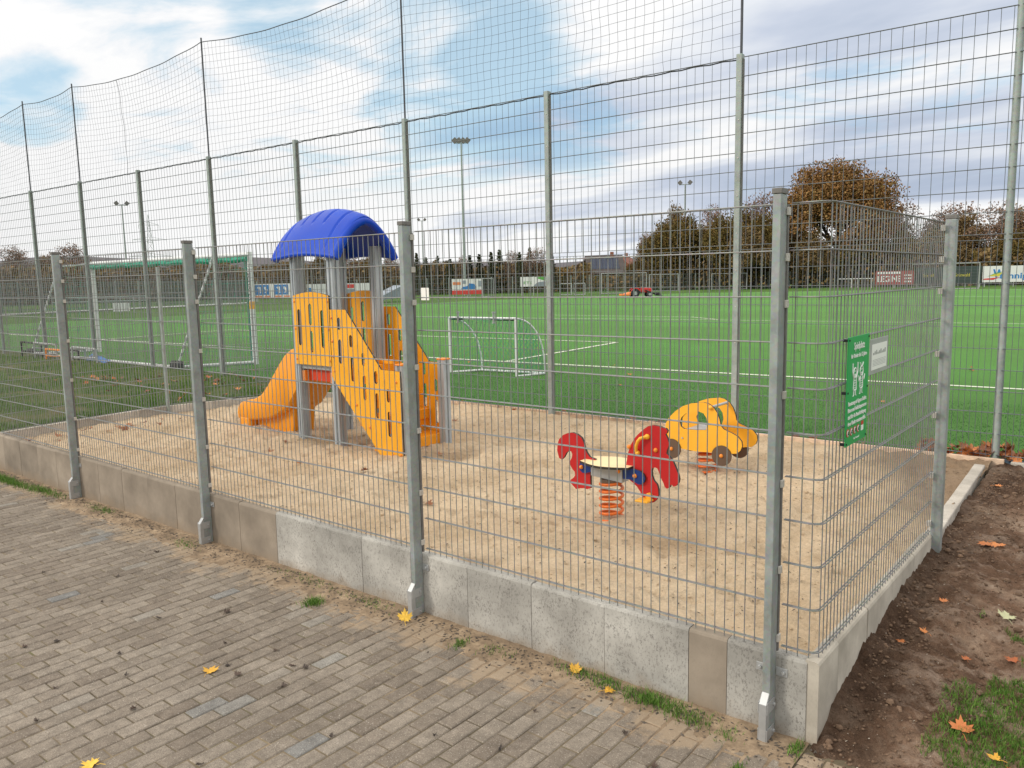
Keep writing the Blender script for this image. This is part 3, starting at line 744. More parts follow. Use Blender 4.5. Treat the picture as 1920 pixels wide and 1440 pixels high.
# net
b = MB(); cell = .118; rows = 17
x_a, x_b = pend[-1], pend[0]; nx = int((x_b-x_a)/cell)
def seg_of(x):
    for a, c in zip(pend[1:], pend):
        if a <= x <= c+1e-6: return a, c
    return pend[-1], pend[-2]
def netp(i, j):
    x = x_a+(x_b-x_a)*i/nx; a, c = seg_of(x); t = (x-a)/(c-a); s = 4*t*(1-t)
    top = 6.03-.17*s*(c-a)/5; bot = 3.985; v = j/rows
    z = lerp(bot, top, v**.96); k = math.sin(v*math.pi)
    px_ = x+.035*k*fbm(x*.8, v*2, 1)+.03*math.exp(-v*9)*math.sin(i*1.9)*.6+.02*math.exp(-v*7)
    return Vector((px_, back_y(x)+.02+.05*k*s+.01*math.sin(i*.7+j), z-.02*s*k+.006*math.sin(i*2.3)*math.exp(-v*7)))
G_ = [[netp(i, j) for j in range(rows+1)] for i in range(nx+1)]
for i in range(nx+1):
    for j in range(rows):
        b.rod(G_[i][j], G_[i][j+1], .0021, n=3, cap=False)
for i in range(nx):
    for j in range(rows+1): b.rod(G_[i][j], G_[i+1][j], .0021 if 0 < j < rows else .0075, n=3 if 0 < j < rows else 5, cap=False)
b.tube([netp(nx*26//62-3*0, 17-int(q*17)) + Vector((.12*q, .01, 0)) for q in [i/17 for i in range(18)]] , .004, 4)
tag(b.build('ball_net', M['cord']), 'dark square mesh ball net stretched on poles above the tall fence', 'net')

# ------------------------------------------------------------------ text helper
def text(name, s, loc, size, mat, parent, ax='x', width=None, align='CENTER', ext=.0006, bold=0):
    cu = bpy.data.curves.new('t', 'FONT'); cu.body = s; cu.size = size; cu.align_x = align; cu.align_y = 'CENTER'; cu.extrude = ext; cu.offset = bold; cu.resolution_u = 3
    o = bpy.data.objects.new('t', cu); COL.objects.link(o)
    bpy.context.view_layer.update(); me = bpy.data.meshes.new_from_object(o.evaluated_get(bpy.context.evaluated_depsgraph_get()))
    wdt = o.dimensions.x; bpy.data.objects.remove(o)
    me.materials.clear(); me.materials.append(mat); me.name = name
    q = bpy.data.objects.new(name, me); COL.objects.link(q); k = (width/wdt) if width and wdt > 0 else 1
    if isinstance(ax, Matrix): m = ax
    else: m = YZ if ax == 'x' else XZ
    m = Matrix.Translation(loc) @ m @ Matrix.Diagonal((k, 1, 1, 1))
    me.transform(m)
    if parent: q.parent = parent; q.matrix_parent_inverse = basis(parent).inverted()
    return q
# ------------------------------------------------------------------ signs on the fence
M['signgreen'] = plain('sign_green', (.006, .34, .085), .35, 0, .04, 3)
M['signwhite'] = plain('sign_white', (.85, .87, .84), .4, 0, .02, 3)
M['signred'] = plain('sign_red', (.6, .02, .03), .4, 0, .02, 3)
XS = .236
s = empty('playground_sign', (XS, .38, 1.16), label='tall green playground rules sign wired to the right side fence', cat='sign')
b = MB(); b.box((XS, .215, .912), (XS+.004, .545, 1.412)); bd = b.build('panel', M['signgreen'], s, bevel=.001)
xs_ = XS+.0055
text('lettering', 'Spielplatz', (xs_, .38, 1.366), .046, M['signwhite'], s, width=.165, bold=.0006)
text('lettering', 'für Kinder bis 12 Jahre', (xs_, .38, 1.322), .026, M['signwhite'], s, width=.245, bold=.0005)
for t_, z, wd_ in (('Benutzung auf eigene Gefahr.', 1.107, .285), ('Eltern und Aufsichtspersonen', 1.076, .29), ('sind für die Beaufsichtigung', 1.045, .285), ('ihrer Kinder verantwortlich.', 1.014, .28)):
    text('lettering', t_, (xs_, .38, z), .026, M['signwhite'], s, width=wd_, bold=.0006)
text('lettering', 'Der Vorstand', (xs_, .38, .935), .014, M['signwhite'], s, width=.085)
b = MB()
def ln(pts, r=.0028): b.tube([(xs_, y, z) for y, z in pts], r, 5)
for cy, armup in ((.325, 1), (.425, 0)):
    ln([(cy+.024*math.cos(a), 1.245+.022*math.sin(a)) for a in [i*math.pi/8 for i in range(17)]])
    ln([(cy-.011, 1.238), (cy-.004, 1.232), (cy+.004, 1.232), (cy+.011, 1.238)], .002); ln([(cy-.009, 1.25), (cy-.009, 1.254)]); ln([(cy+.009, 1.25), (cy+.009, 1.254)])
    ln([(cy-.016, 1.222), (cy-.022, 1.17), (cy-.018, 1.165), (cy+.018, 1.165), (cy+.022, 1.17), (cy+.016, 1.222)])
    for sx in (-1, 1):
        ln([(cy+sx*.012, 1.165), (cy+sx*.014, 1.14), (cy+sx*.024, 1.138)], .003)
        if armup: ln([(cy+sx*.018, 1.218), (cy+sx*.038, 1.25), (cy+sx*.036, 1.29)], .003)
        else: ln([(cy+sx*.018, 1.218), (cy+sx*.04, 1.2), (cy+sx*.05, 1.225)], .003)
    for i in range(4): ln([(cy-.02, 1.175+i*.011), (cy+.02, 1.175+i*.011)], .0013)
for sx in (-1, 1): ln([(.425+sx*.01, 1.267), (.425+sx*.024, 1.283)], .003)
b.build('children_drawing', M['signwhite'], s)
for i in range(4):
    cy, cz = .245+i*.053, .975
    b = MB(); rr = [(cy+.019*math.cos(a), cz+.019*math.sin(a)) for a in [j*math.pi/10 for j in range(20)]]; b.plate(rr, yz(XS+.0045), .001)
    q = b.build('pictogram', M['signred'], s)
    b = MB(); rr = [(cy+.014*math.cos(a), cz+.014*math.sin(a)) for a in [j*math.pi/8 for j in range(16)]]; b.plate(rr, yz(XS+.0058), .0008); b.build('disc', M['signwhite'], q)
    b = MB(); b.rod((XS+.0068, cy-.006, cz-.008), (XS+.0068, cy+.003+.002*i, cz+.008), .003, n=4); b.rod((XS+.0068, cy+.006, cz-.007), (XS+.0068, cy, cz), .0022, n=4); b.build('symbol', M['black'], q)
b = MB(); b.box((XS+.0045, .452, .982), (XS+.0055, .49, 1.0)); q = b.build('pictogram', M['signred'], s)
b = MB(); b.box((XS+.0045, .452, .955), (XS+.0055, .49, .98)); b.build('pictogram', M['signwhite'], s)
b = MB()
for y in (.228, .532):
    for z in (.925, 1.16, 1.398): b.rod((XS+.004, y, z), (XS+.007, y, z), .005, n=8); b.box((XS-.02, y-.012, z-.006), (XS, y+.002, z+.006))
b.build('screw', M['black'], s)
s = empty('notice', (XS, .72, 1.29), label='small white printed notice in a grey holder right of the green sign', cat='notice')
b = MB(); b.box((XS, .565, 1.205), (XS+.004, .885, 1.378)); b.build('holder', M['grey'], s, bevel=.001)
b = MB(); b.box((XS+.0045, .59, 1.226), (XS+.0055, .862, 1.352)); b.build('paper', M['signwhite'], s)
b = MB()
for i in range(5): b.box((XS+.006, .61, 1.245+i*.007), (XS+.0064, .84, 1.247+i*.007))
for i in range(9): b.box((XS+.006, .61+i*.026, 1.30), (XS+.0064, .627+i*.026, 1.310+.006*(i % 3)))
b.build('printing', M['grey'], s)
b = MB(); yy = back_y(-7.05)-.03; b.box((-7.12, yy-.006, 1.42), (-6.96, yy, 1.6)); s = tag(b.build('small_sign', M['signwhite'], bevel=.002), 'small blank white plate hung on the tall fence beside the middle near post', 'sign')

# ------------------------------------------------------------------ climbing tower with slide
def section_post(b, x, y, z0, z1, w=.05):
    g, d = .009, .012; pr = []
    for k in range(4):
        c, s_ = [(1, 0), (0, 1), (-1, 0), (0, -1)][k]
        for u, v in ((w, -w+.006), (w, -g), (w-d, -g), (w-d, g), (w, g), (w, w-.006)): pr.append((x+u*c-v*s_, y+u*s_+v*c))
    n = len(pr); b.add([(px, py, z) for z in (z0, z1) for px, py in pr], [tuple(range(n-1, -1, -1)), tuple(range(n, 2*n))]+[(i, (i+1) % n, (i+1) % n+n, i+n) for i in range(n)])
T = empty('climbing_tower', (-5.95, 2.36, -.1), label='yellow climbing tower with slide, stairs, grey posts and curved blue roof', cat='play tower')
for x_, y_ in ((-6.27, 2.045), (-5.62, 2.045), (-6.27, 2.68), (-5.62, 2.66)):
    b = MB(); section_post(b, x_, y_, -.4, 2.1); b.build('post', M['tpost'], T)
for x_, y_ in ((-4.665, 2.10), (-4.69, 2.74)):
    b = MB(); section_post(b, x_, y_, -.4, .85); p = b.build('post', M['tpost'], T)
    b = MB(); b.box((x_-.054, y_-.054, .851), (x_+.054, y_+.054, .868)); b.build('cap', M['orange'], p, bevel=.004)
def slot(cx, z0, z1, w=.046):
    r = w/2; pts = []
    for k in range(7): a = math.pi*k/6; pts.append((cx+r*math.cos(a), z1-r+r*math.sin(a)))
    for k in range(7): a = math.pi+math.pi*k/6; pts.append((cx+r*math.cos(a), z0+r+r*math.sin(a)))
    return pts
def arch_panel(y, name='side_panel'):
    x0, x1 = -6.255, -5.63; out = [(x0, .80), (x1, .80), (x1, 1.565)]+[(lerp(x1, x0, t), 1.565+.04*math.sin(math.pi*t)) for t in (.1, .25, .4, .5, .6, .75, .9)]+[(x0, 1.565)]
    W_ = x1-x0; H_ = .79
    hs = [slot(x0+W_*u, .80+H_*a, .80+H_*c, .05) for u, a, c in ((.15, .27, .78), (.47, .56, .86), (.48, .18, .48), (.80, .25, .77))]
    b = MB(); b.plate(out, xz(y), .018, hs, 1); return b.build(name, [M['yellow'], M['dark']], T)
arch_panel(1.993); arch_panel(2.748)
ST = [(-5.575, 1.418), (-5.318, 1.418), (-4.80, .815), (-4.525, .810), (-4.512, -.16), (-4.785, -.16), (-5.56, .665), (-5.575, .70)]
SL = [(-5.431, 1.335, 1.204), (-5.428, 1.104, .844), (-5.25, 1.155, 1.026), (-5.243, .923, .666), (-5.066, .977, .841), (-5.063, .74, .481), (-4.882, .797, .663), (-4.877, .568, .306), (-4.705, .623, .486), (-4.702, .393, .131)]
for y_ in (1.958, 2.80):
    dx_ = 0 if y_ < 2.3 else -.15
    b = MB(); b.plate([(x_+dx_, z_) for x_, z_ in reversed(ST)], xz(y_), .018, [slot(c+dx_, z0, z1) for c, z1, z0 in SL], 1); p = b.build('stair_panel', [M['yellow'], M['dark']], T)
    yk = y_-.018
    for x_, z_ in ((-5.55, 1.33), (-5.55, 1.08), (-5.55, .92), (-5.54, .76), (-5.2, .42), (-5.0, .20), (-4.58, .70), (-4.56, .30), (-4.66, -.05), (-4.55, -.04)):
        b = MB(); b.sphere((x_+dx_, yk-.003, z_), .0135, 8, 5); b.build('bolt_cap', M['orange'], p, smooth=60)
for z_ in (1.5, 1.2, .86):
    for x_ in (-6.235, -5.65): b = MB(); b.sphere((x_, 1.972, z_), .012, 8, 5); b.build('bolt_cap', M['orange'], T, smooth=60)
b = MB(); b.box((-6.24, 2.02, .745), (-5.60, 2.71, .79)); b.build('platform', M['grey'], T, bevel=.003)
for ya in (2.07, 2.60): b = MB(); b.box((-6.15, ya, .61), (-5.70, ya+.03, .735)); b.build('beam', M['redmetal'], T, bevel=.003)
for xa in (-6.20, -5.715): b = MB(); b.box((xa, 2.01, .605), (xa+.045, 2.09, .725)); b.build('beam_cap', M['orange'], T, bevel=.006)
# steps
for i in range(4):
    x1 = -4.73-.215*i; zt = .045+.25*i
    b = MB(); b.box((x1-.27, 1.985-.001*i, zt-.11), (x1, 2.77+.001*i, zt)); b.box((x1-.032, 1.99, zt-.2), (x1-.02, 2.765, zt-.11)); b.build('step', M['slide'], T, bevel=.012)
b = MB(); b.box((-5.14, 2.02, .862), (-4.72, 2.05, .915)); b.build('handrail', M['slide'], T, bevel=.01)
# roof shell
def roof():
    b = MB(); NU, NV = 40, 110; x0, x1, ym, hw = -6.53, -5.44, 2.37, .455
    def prof_(u, off, v):
        # u -1..1 across y, v 0..1 along x
        e = abs(2*v-1); ease = 1-.05*e**3
        a = abs(u); arch = ((1-a**1.75)**.92 if a < 1 else 0)
        y = ym+u*(hw-off)*(1-.0*e)
        crest = .50-.055*e**2.2
        eave = 1.975+.045*math.cos((v-.5)*math.pi)*1
        z = eave+(crest-off*.9)*arch
        return y, z
    grooves = [.10, .28, .46, .64, .84]
    def P_(i, j, inner):
        u = -1+2*i/NU; v = j/NV; x = lerp(x0, x1, v)
        bul = .035*(1-abs(u)**2)*(1 if v > .98 or v < .02 else 0)
        off = (.10 if (v < .07 or v > .93) else .05) if inner else 0
        y, z = prof_(u, off, v)
        if not inner:
            lim = .55 if .2 < v < .8 else .92
            for g in grooves:
                d = abs(v-g)
                if d < .022 and abs(u) < lim: z -= .020*(1-d/.022)
            if v > .95 or v < .05: z -= .012*((abs(v-.5)-.45)/.05)**2
        else: z -= .012
        x = lerp(ym and x, x, 1)
        return Vector((x, y, z))
    vs2 = [P_(i, j, False) for j in range(NV+1) for i in range(NU+1)]+[P_(i, j, True) for j in range(NV+1) for i in range(NU+1)]
    S = (NU+1)*(NV+1); q = lambda i, j: j*(NU+1)+i
    fs = []
    for j in range(NV):
        for i in range(NU):
            fs.append((q(i, j), q(i, j+1), q(i+1, j+1), q(i+1, j))); fs.append((S+q(i, j), S+q(i+1, j), S+q(i+1, j+1), S+q(i, j+1)))
    for i in range(NU):
        fs.append((q(i, 0), q(i+1, 0), S+q(i+1, 0), S+q(i, 0))); fs.append((q(i, NV), S+q(i, NV), S+q(i+1, NV), q(i+1, NV)))
    for j in range(NV):
        fs.append((q(0, j), S+q(0, j), S+q(0, j+1), q(0, j+1))); fs.append((q(NU, j), q(NU, j+1), S+q(NU, j+1), S+q(NU, j)))
    b.add(vs2, fs); return b
rb = roof(); rb.build('roof', M['roofblue'], T, smooth=50)
# eave rim: thick rolled edge all round
for vx in (-6.525, -5.445):
    b = MB()
    pts = []
    for i in range(33):
        u = -1+i/16; e = 1; a = abs(u); z = 1.975+(.50-.055-.045)*((1-a**1.75)**.92 if a < 1 else 0)-.02; y = 2.37+u*(.455-.03)
        pts.append((vx+(.012 if vx < -6 else -.012), y, z))
    b.tube(pts, .046, 10); b.build('roof_rim', M['roofblue'], T, smooth=60)
for sy in (-1, 1):
    b = MB(); b.tube([(lerp(-6.53, -5.44, t), 2.37+sy*.432, 1.975+.045*math.sin(math.pi*t)-.004) for t in [i/12 for i in range(13)]], .026, 8); b.build('roof_rim', M['roofblue'], T, smooth=60)
# slide
def slide():
    b = MB()
    # stations: x, wall top z, underside z, wall half width taper
    S = [(-6.20, .99, .66), (-6.32, .985, .60), (-6.42, .97, .50), (-6.54, .935, .36), (-6.66, .865, .24), (-6.80, .735, .17), (-6.92, .61, .12), (-7.05, .47, .07), (-7.18, .36, .05), (-7.32, .30, .03), (-7.48, .27, .01), (-7.60, .245, 0.0), (-7.675, .20, 0.0), (-7.70, .13, .0)]
    yn, yf = 2.10, 2.63; rows = []
    for i, (x, zt, zb) in enumerate(S):
        d = .15 if i < 10 else .15-.03*(i-9)
        zf = zt-d; w = .055
        prf = [(yn+.03, zb), (yn, zb+.03), (yn-.008, zt-.03), (yn+.012, zt), (yn+w-.01, zt), (yn+w+.01, zt-.03), (yn+w+.03, zf+.02), (yn+w+.07, zf), (yf-w-.07, zf), (yf-w-.03, zf+.02), (yf-w-.01, zt-.03), (yf-w+.01, zt), (yf-.012, zt), (yf+.008, zt-.03), (yf, zb+.03), (yf-.03, zb)]
        rows.append([(x, y, z) for y, z in prf])
    n = len(rows[0]); b.add([p for r_ in rows for p in r_], [(i*n+k, (i+1)*n+k, (i+1)*n+(k+1) % n, i*n+(k+1) % n) for i in range(len(rows)-1) for k in range(n)]+[tuple(range(n)), tuple(range(len(rows)*n-1, (len(rows)-1)*n-1, -1))])
    return b
sl = slide().build('slide', M['slide'], T, smooth=50)
b = MB(); b.box((-7.69, 2.095, -.3), (-7.47, 2.635, .06)); b.build('slide_toe', M['slide'], sl, bevel=.03)
b = MB()
b.add([(-7.46, 2.21, -.3), (-6.76, 2.21, -.3), (-6.66, 2.21, .24), (-7.46, 2.21, .08), (-7.46, 2.52, -.3), (-6.76, 2.52, -.3), (-6.66, 2.52, .24), (-7.46, 2.52, .08)], [(0,1,2,3),(7,6,5,4),(1,5,6,2),(0,4,5,1),(3,2,6,7),(4,0,3,7)])
b.build('slide_base', M['slide'], sl, bevel=.02)
b = MB(); b.box((-6.72, 2.20, -.16), (-6.60, 2.30, -.07)); b.build('anchor', M['black'], T, bevel=.006)

# ------------------------------------------------------------------ spring horse
HEAD = [(-1.451,.650),(-1.407,.663),(-1.359,.659),(-1.325,.650),(-1.308,.650),(-1.295,.635),(-1.301,.617),(-1.311,.608),(-1.297,.583),(-1.284,.550),(-1.287,.524),(-1.299,.496),(-1.303,.474),(-1.282,.455),(-1.253,.424),(-1.229,.375),(-1.210,.334),(-1.203,.300),(-1.210,.273),(-1.228,.251),(-1.247,.243),(-1.259,.255),(-1.269,.253),(-1.275,.233),(-1.297,.221),(-1.314,.231),(-1.323,.256),(-1.343,.289),(-1.357,.322),(-1.372,.355),(-1.386,.361),(-1.411,.356),(-1.418,.331),(-1.415,.296),(-1.401,.263),(-1.376,.240),(-1.366,.206),(-1.363,.166),(-1.376,.133),(-1.400,.107),(-1.434,.096),(-1.454,.107),(-1.479,.125),(-1.504,.144),(-1.509,.166),(-1.534,.198),(-1.575,.228),(-1.615,.250),(-1.631,.293),(-1.625,.366),(-1.610,.441),(-1.590,.497),(-1.559,.550),(-1.524,.589),(-1.485,.624)]
TAIL = [(-2.181,.510),(-2.141,.528),(-2.096,.537),(-2.051,.528),(-2.012,.504),(-1.994,.469),(-1.986,.432),(-1.969,.397),(-1.942,.367),(-1.888,.356),(-1.926,.327),(-1.938,.269),(-1.936,.128),(-1.966,.116),(-1.994,.119),(-2.028,.114),(-2.067,.101),(-2.089,.119),(-2.114,.140),(-2.117,.168),(-2.094,.183),(-2.075,.208),(-2.079,.236),(-2.099,.252),(-2.119,.283),(-2.123,.311),(-2.104,.342),(-2.100,.371),(-2.109,.389),(-2.131,.393),(-2.154,.374),(-2.178,.333),(-2.201,.314),(-2.224,.327),(-2.241,.383),(-2.236,.432),(-2.222,.472)]
def rev(l): return list(reversed(l))
H = empty('spring_horse', (-1.77, 1.45, -.12), label='red spring rocking horse with cream seat and blue braces on an orange coil', cat='spring rider')
b = MB(); b.plate(rev(HEAD), xz(1.45), .022, (), 1); hd = b.build('head', [M['red'], M['dark']], H)
b = MB(); b.plate(rev(TAIL), xz(1.45), .022, (), 1); b.build('tail', [M['red'], M['dark']], H)
BF = [(-1.64,.330),(-1.553,.332),(-1.50,.324),(-1.470,.303),(-1.458,.272),(-1.468,.245),(-1.490,.228),(-1.515,.224),(-1.545,.238),(-1.58,.252),(-1.64,.247)]
BR = [(-1.915,.332),(-1.96,.335),(-1.99,.332),(-2.015,.316),(-2.026,.29),(-2.018,.262),(-1.995,.243),(-1.965,.245),(-1.915,.262)]
for y0 in (1.425, 1.472):
    for PL in (BF, BR): b = MB(); b.plate(PL, xz(y0+.0), .018, (), 1); b.build('brace', [M['blue'], M['dark']], H)
b = MB(); b.add([(-1.915, 1.40, .325), (-1.915, 1.40, .235), (-1.645, 1.40, .215), (-1.645, 1.40, .325), (-1.915, 1.50, .325), (-1.915, 1.50, .235), (-1.645, 1.50, .215), (-1.645, 1.50, .325)], [(0,1,2,3),(7,6,5,4),(0,4,5,1),(1,5,6,2),(2,6,7,3),(3,7,4,0)])
b.build('seat_box', M['grey'], H, bevel=.004)
b = MB(); out = []
for i in range(25):
    t = i/24; out.append((lerp(-1.98, -1.57, t), 1.30+.02*math.cos(t*math.pi*2)+.035*(abs(2*t-1)**3)))
out += [(x_, 2.9-y_) for x_, y_ in reversed(out)]
b.plate(out, Matrix.Translation((0, 0, .331)), .018, (), 1); b.build('seat', [M['cream'], M['dark']], H, bevel=.002)
b = MB(); b.tube([(-1.535, 1.41, .465), (-1.525, 1.395, .505), (-1.51, 1.39, .54), (-1.49, 1.39, .565), (-1.455, 1.40, .577), (-1.45, 1.43, .578)], .012, 8); b.sphere((-1.448, 1.415, .578), .02); b.sphere((-1.525, 1.415, .452), .018)
b.build('handle', M['cream'] if 0 else M['caryellow'], H, smooth=60)
b = MB(); b.box((-1.50, 1.33, .118), (-1.40, 1.427, .132)); b.rod((-1.43, 1.427, .15), (-1.43, 1.40, .15), .025, n=10); b.build('foot_rest', M['caryellow'], H, bevel=.004)
for x_, z_ in ((-1.385, .487), (-1.54, .284), (-1.675, .300), (-2.0, .288), (-1.60, .487)):
    b = MB(); b.sphere((x_, 1.425 if x_ > -1.5 or x_ == -1.60 else 1.402, z_), .0165, 10, 6); b.build('bolt_cap', M['orange'], H, smooth=60)
def coil(cx, cy, z0, z1, r, turns, wr):
    b = MB(); n = int(turns*20); b.tube([(cx+r*math.cos(2*math.pi*i/20), cy+r*math.sin(2*math.pi*i/20), lerp(z0, z1, i/n)) for i in range(n+1)], wr, 8); return b
coil(-1.765, 1.45, -.125, .205, .083, 6, .0115).build('spring', M['spring'], H, smooth=60)
b = MB(); b.rod((-1.765, 1.45, .198), (-1.765, 1.45, .222), .085, n=20); b.build('spring_plate', M['brownwheel'], H)

# ------------------------------------------------------------------ spring car
CAR = [(-2.186,.205),(-2.195,.274),(-2.193,.343),(-2.156,.404),(-2.094,.467),(-2.020,.519),(-1.935,.552),(-1.816,.570),(-1.769,.562),(-1.722,.533),(-1.686,.487),(-1.662,.428),(-1.650,.375),(-1.621,.344),(-1.546,.319),(-1.490,.293),(-1.455,.253),(-1.449,.210),(-1.465,.170),(-1.498,.141),(-1.538,.134),(-1.589,.125),(-1.722,.122),(-1.882,.114),(-2.017,.121),(-2.129,.142)]
WIN = [(-2.049,.369),(-2.031,.416),(-1.989,.454),(-1.922,.477),(-1.862,.485),(-1.815,.470),(-1.785,.428),(-1.776,.373),(-1.789,.321),(-1.885,.312),(-2.006,.310),(-2.037,.330)]
C = empty('spring_car', (-1.93, 3.28, -.12), label='yellow spring rider car with brown disc wheels beside the pitch edge', cat='spring rider')
for y0 in (3.11, 3.45):
    b = MB(); b.plate(rev(CAR), xz(y0), .022, [WIN], 1); p = b.build('side_panel', [M['caryellow'], M['dark']], C)
    yo = y0-.024-.012 if y0 < 3.3 else y0+.002
    for x_, z_ in ((-2.125, .113), (-1.634, .106)):
        b = MB(); rr = [(x_+.092*math.cos(a), z_+.092*math.sin(a)) for a in [k*math.pi/16 for k in range(32)]]
        b.plate(rr, xz(y0-.023 if y0 < 3.3 else y0+.016), .012, (), 1); q = b.build('wheel', [M['brownwheel'], M['dark']], p)
        b = MB(); b.sphere((x_, y0-.038 if y0 < 3.3 else y0+.02, z_), .018, 10, 6); b.build('bolt_cap', M['orange'], q, smooth=60)
b = MB(); b.rod((-1.745, 3.08, .53), (-1.745, 3.43, .53), .013, n=10); hb = b.build('handle_bar', M['bright'], C, smooth=50)
b = MB(); b.sphere((-1.745, 3.078, .53), .02, 10, 6); b.build('bolt_cap', M['caryellow'], hb, smooth=60)
b = MB(); b.box((-1.99, 3.115, .295), (-1.78, 3.425, .312)); b.build('seat', M['grey'], C, bevel=.004)
b = MB(); b.box((-2.0, 3.12, .118), (-1.72, 3.42, .135)); b.build('base_plate', M['spring'], C, bevel=.003)
b = MB(); b.rod((-2.02, 3.086, .225), (-2.02, 3.08, .225), .008, n=8); b.build('bolt', M['bright'], C)
coil(-1.86, 3.27, -.14, .115, .088, 4.6, .0115).build('spring', M['spring'], C, smooth=60)

# ------------------------------------------------------------------ goals
def gnd(px, d, z=-.1):
    p = at(px, 540, d); p.z = z; return p
Gz = -.1
g = empty('football_goal', (-18.3, 6.7, Gz), label='full size football goal with green net rolled up under its crossbar, behind the tall fence', cat='goal')
A, B_ = Vector((-14.6, 6.9, Gz)), Vector((-21.92, 6.7, Gz)); HT = Vector((0, 0, 2.46))
for p_ in (A, B_):
    b = MB(); b.rod(p_, p_+HT+Vector((0, 0, .06)), .058, n=14); b.build('post', M['white'], g, smooth=50)
b = MB(); b.rod(A+HT, B_+HT, .055, n=14); b.build('crossbar', M['white'], g, smooth=50)
b = MB(); d = (B_-A)/24
for i in range(24): b.rod(A+HT+d*i+Vector((0, -.06, -.09-.012*(i % 3))), A+HT+d*(i+1)+Vector((0, -.06, -.09-.012*((i+1) % 3))), .055+.012*(i % 2), n=7)
b.tube([A+Vector((-.09, -.03, .02)), A+Vector((-.10, -.04, 1.2)), A+HT+Vector((-.09, -.05, -.05))], .03, 6)
for a_, o_ in ((A, -.6), (B_, -.6)):
    top, bk = a_+HT+Vector((0, -.9, -.08)), a_+Vector((o_, -1.55, .1))
    for k in range(9):
        t = k/8; b.rod(a_+HT*t+Vector((0, -.05, 0)), bk.lerp(top, t), .004, n=3)
    for k in range(1, 6): t = k/6; b.rod((a_+Vector((0, 0, .05))).lerp(bk, t), (a_+HT).lerp(top, t), .004, n=3)
b.build('net', M['cordgreen'], g)
for p_, ox in ((A, -.6), (B_, -.6)):
    bk = p_+Vector((ox, -1.55, .05)); top = p_+HT+Vector((0, -.9, -.08))
    b = MB(); b.rod(p_+HT, top, .025, n=8); b.rod(top, bk, .025, n=8); st = b.build('net_stay', M['white'], g)
    b = MB()
    for k in range(14): q0 = top.lerp(bk, (k+.15)/14); q1 = top.lerp(bk, (k+.55)/14); b.rod(q0, q1, .0265, n=8)
    b.build('stripes', M['grey'], st)
    b = MB(); b.rod(p_+Vector((0, 0, .05)), bk, .035, n=8); b.build('ground_bar', M['white'], g)
    b = MB()
    for k in range(3): b.rod(bk+Vector((-.12+.13*k, -.05, .02)), bk+Vector((-.06+.13*k, .0, .02)), .13, n=14)
    b.build('wheel', M['black'], g, smooth=40)
b = MB(); b.rod(A+Vector((-.6, -1.55, .05)), B_+Vector((-.6, -1.55, .05)), .035, n=8); b.build('ground_bar', M['white'], g)
Mt = Matrix(((0, 1, 0, 0), (0, 0, -1, 0), (-1, 0, 0, 0), (0, 0, 0, 1)))
text('lettering', 'SCHÄPER', A+Vector((.02, -.0595, 1.75)), .11, M['black'], g, ax=Mt, width=.62)
b = MB(); b.rod(A+Vector((0, 0, 1.25)), A+Vector((0, 0, 1.42)), .0595, n=14); b.build('marking', M['caryellow'], g, smooth=50)

g = empty('mini_goal', (-8.7, 8.2, Gz), label='small white training goal with sagging green net on the pitch', cat='goal')
a0, a1 = Vector((-9.52, 7.96, Gz)), Vector((-7.93, 8.06, Gz)); b0, b1 = Vector((-9.05, 8.36, Gz+.03)), Vector((-7.62, 8.52, Gz+.03)); h = Vector((0, 0, 1.07))
for p_ in (a0, a1): b = MB(); b.rod(p_, p_+h, .028, n=10); b.build('post', M['white'], g, smooth=50)
b = MB(); b.rod(a0+h, a1+h, .028, n=10); q = b.build('crossbar', M['white'], g, smooth=50)
b = MB(); b.rod(a0+h+Vector((.04, -.004, -.014)), a0+h+Vector((.35, .0, -.014)), .024, n=8); b.rod((a0+h).lerp(a1+h, .66)+Vector((0, -.004, -.014)), a1+h+Vector((-.02, -.004, -.014)), .024, n=8); b.build('worn_patch', M['black'], q)
def arc(p, bk, t): 
    s = math.sin(t*math.pi/2); c = math.cos(t*math.pi/2); return Vector((lerp(p.x, bk.x, s), lerp(p.y, bk.y, s), lerp(bk.z, p.z+1.07, c**.8)))
for p_, k_ in ((a0, b0), (a1, b1)):
    b = MB(); b.tube([arc(p_, k_, i/12) for i in range(13)], .016, 8); b.build('side_arc', M['white'], g, smooth=50)
    b = MB(); b.rod(p_, k_, .022, n=8); b.build('ground_bar', M['white'], g)
b = MB(); b.rod(b0, b1, .022, n=8); b.build('ground_bar', M['white'], g)
b = MB()
NX, NY = 15, 12
NG = [[arc(a0.lerp(a1, i/NX), b0.lerp(b1, i/NX), j/NY)+Vector((0, .05*math.sin(i/NX*math.pi)*math.sin(j/NY*math.pi)-.06, -.03*fbm(i*.3, j*.3))) for j in range(NY+1)] for i in range(NX+1)]
for i in range(NX):
    for j in range(NY):
        b.rod(NG[i][j], NG[i+1][j+1], .0032, n=3); b.rod(NG[i+1][j], NG[i][j+1], .0032, n=3)
for p_, k_ in ((a0, b0), (a1, b1)):
    for i in range(1, 12):
        t = i/12; e = arc(p_, k_, t); b.rod(e, Vector((lerp(p_.x, k_.x, .15), lerp(p_.y, k_.y, .15), Gz+.03+(1-t)*.9)), .0032, n=3)
        f0 = Vector((e.x, e.y, Gz+.03)); b.rod(e, f0, .0032, n=3)
b.build('net', M['cordgreen'], g)
for t in (.16, .70):
    p_ = (a0+h).lerp(a1+h, t); b = MB(); b.rod(p_+Vector((0, -.04, -.09)), p_+Vector((0, -.04, .13)), .022, n=10); b.rod(p_+Vector((0, -.04, .10)), p_+Vector((0, -.04, .13)), .034, n=10); b.rod(p_+Vector((0, -.04, -.09)), p_+Vector((0, -.04, -.07)), .034, n=10)
    b.build('hook', M['grey'], g)

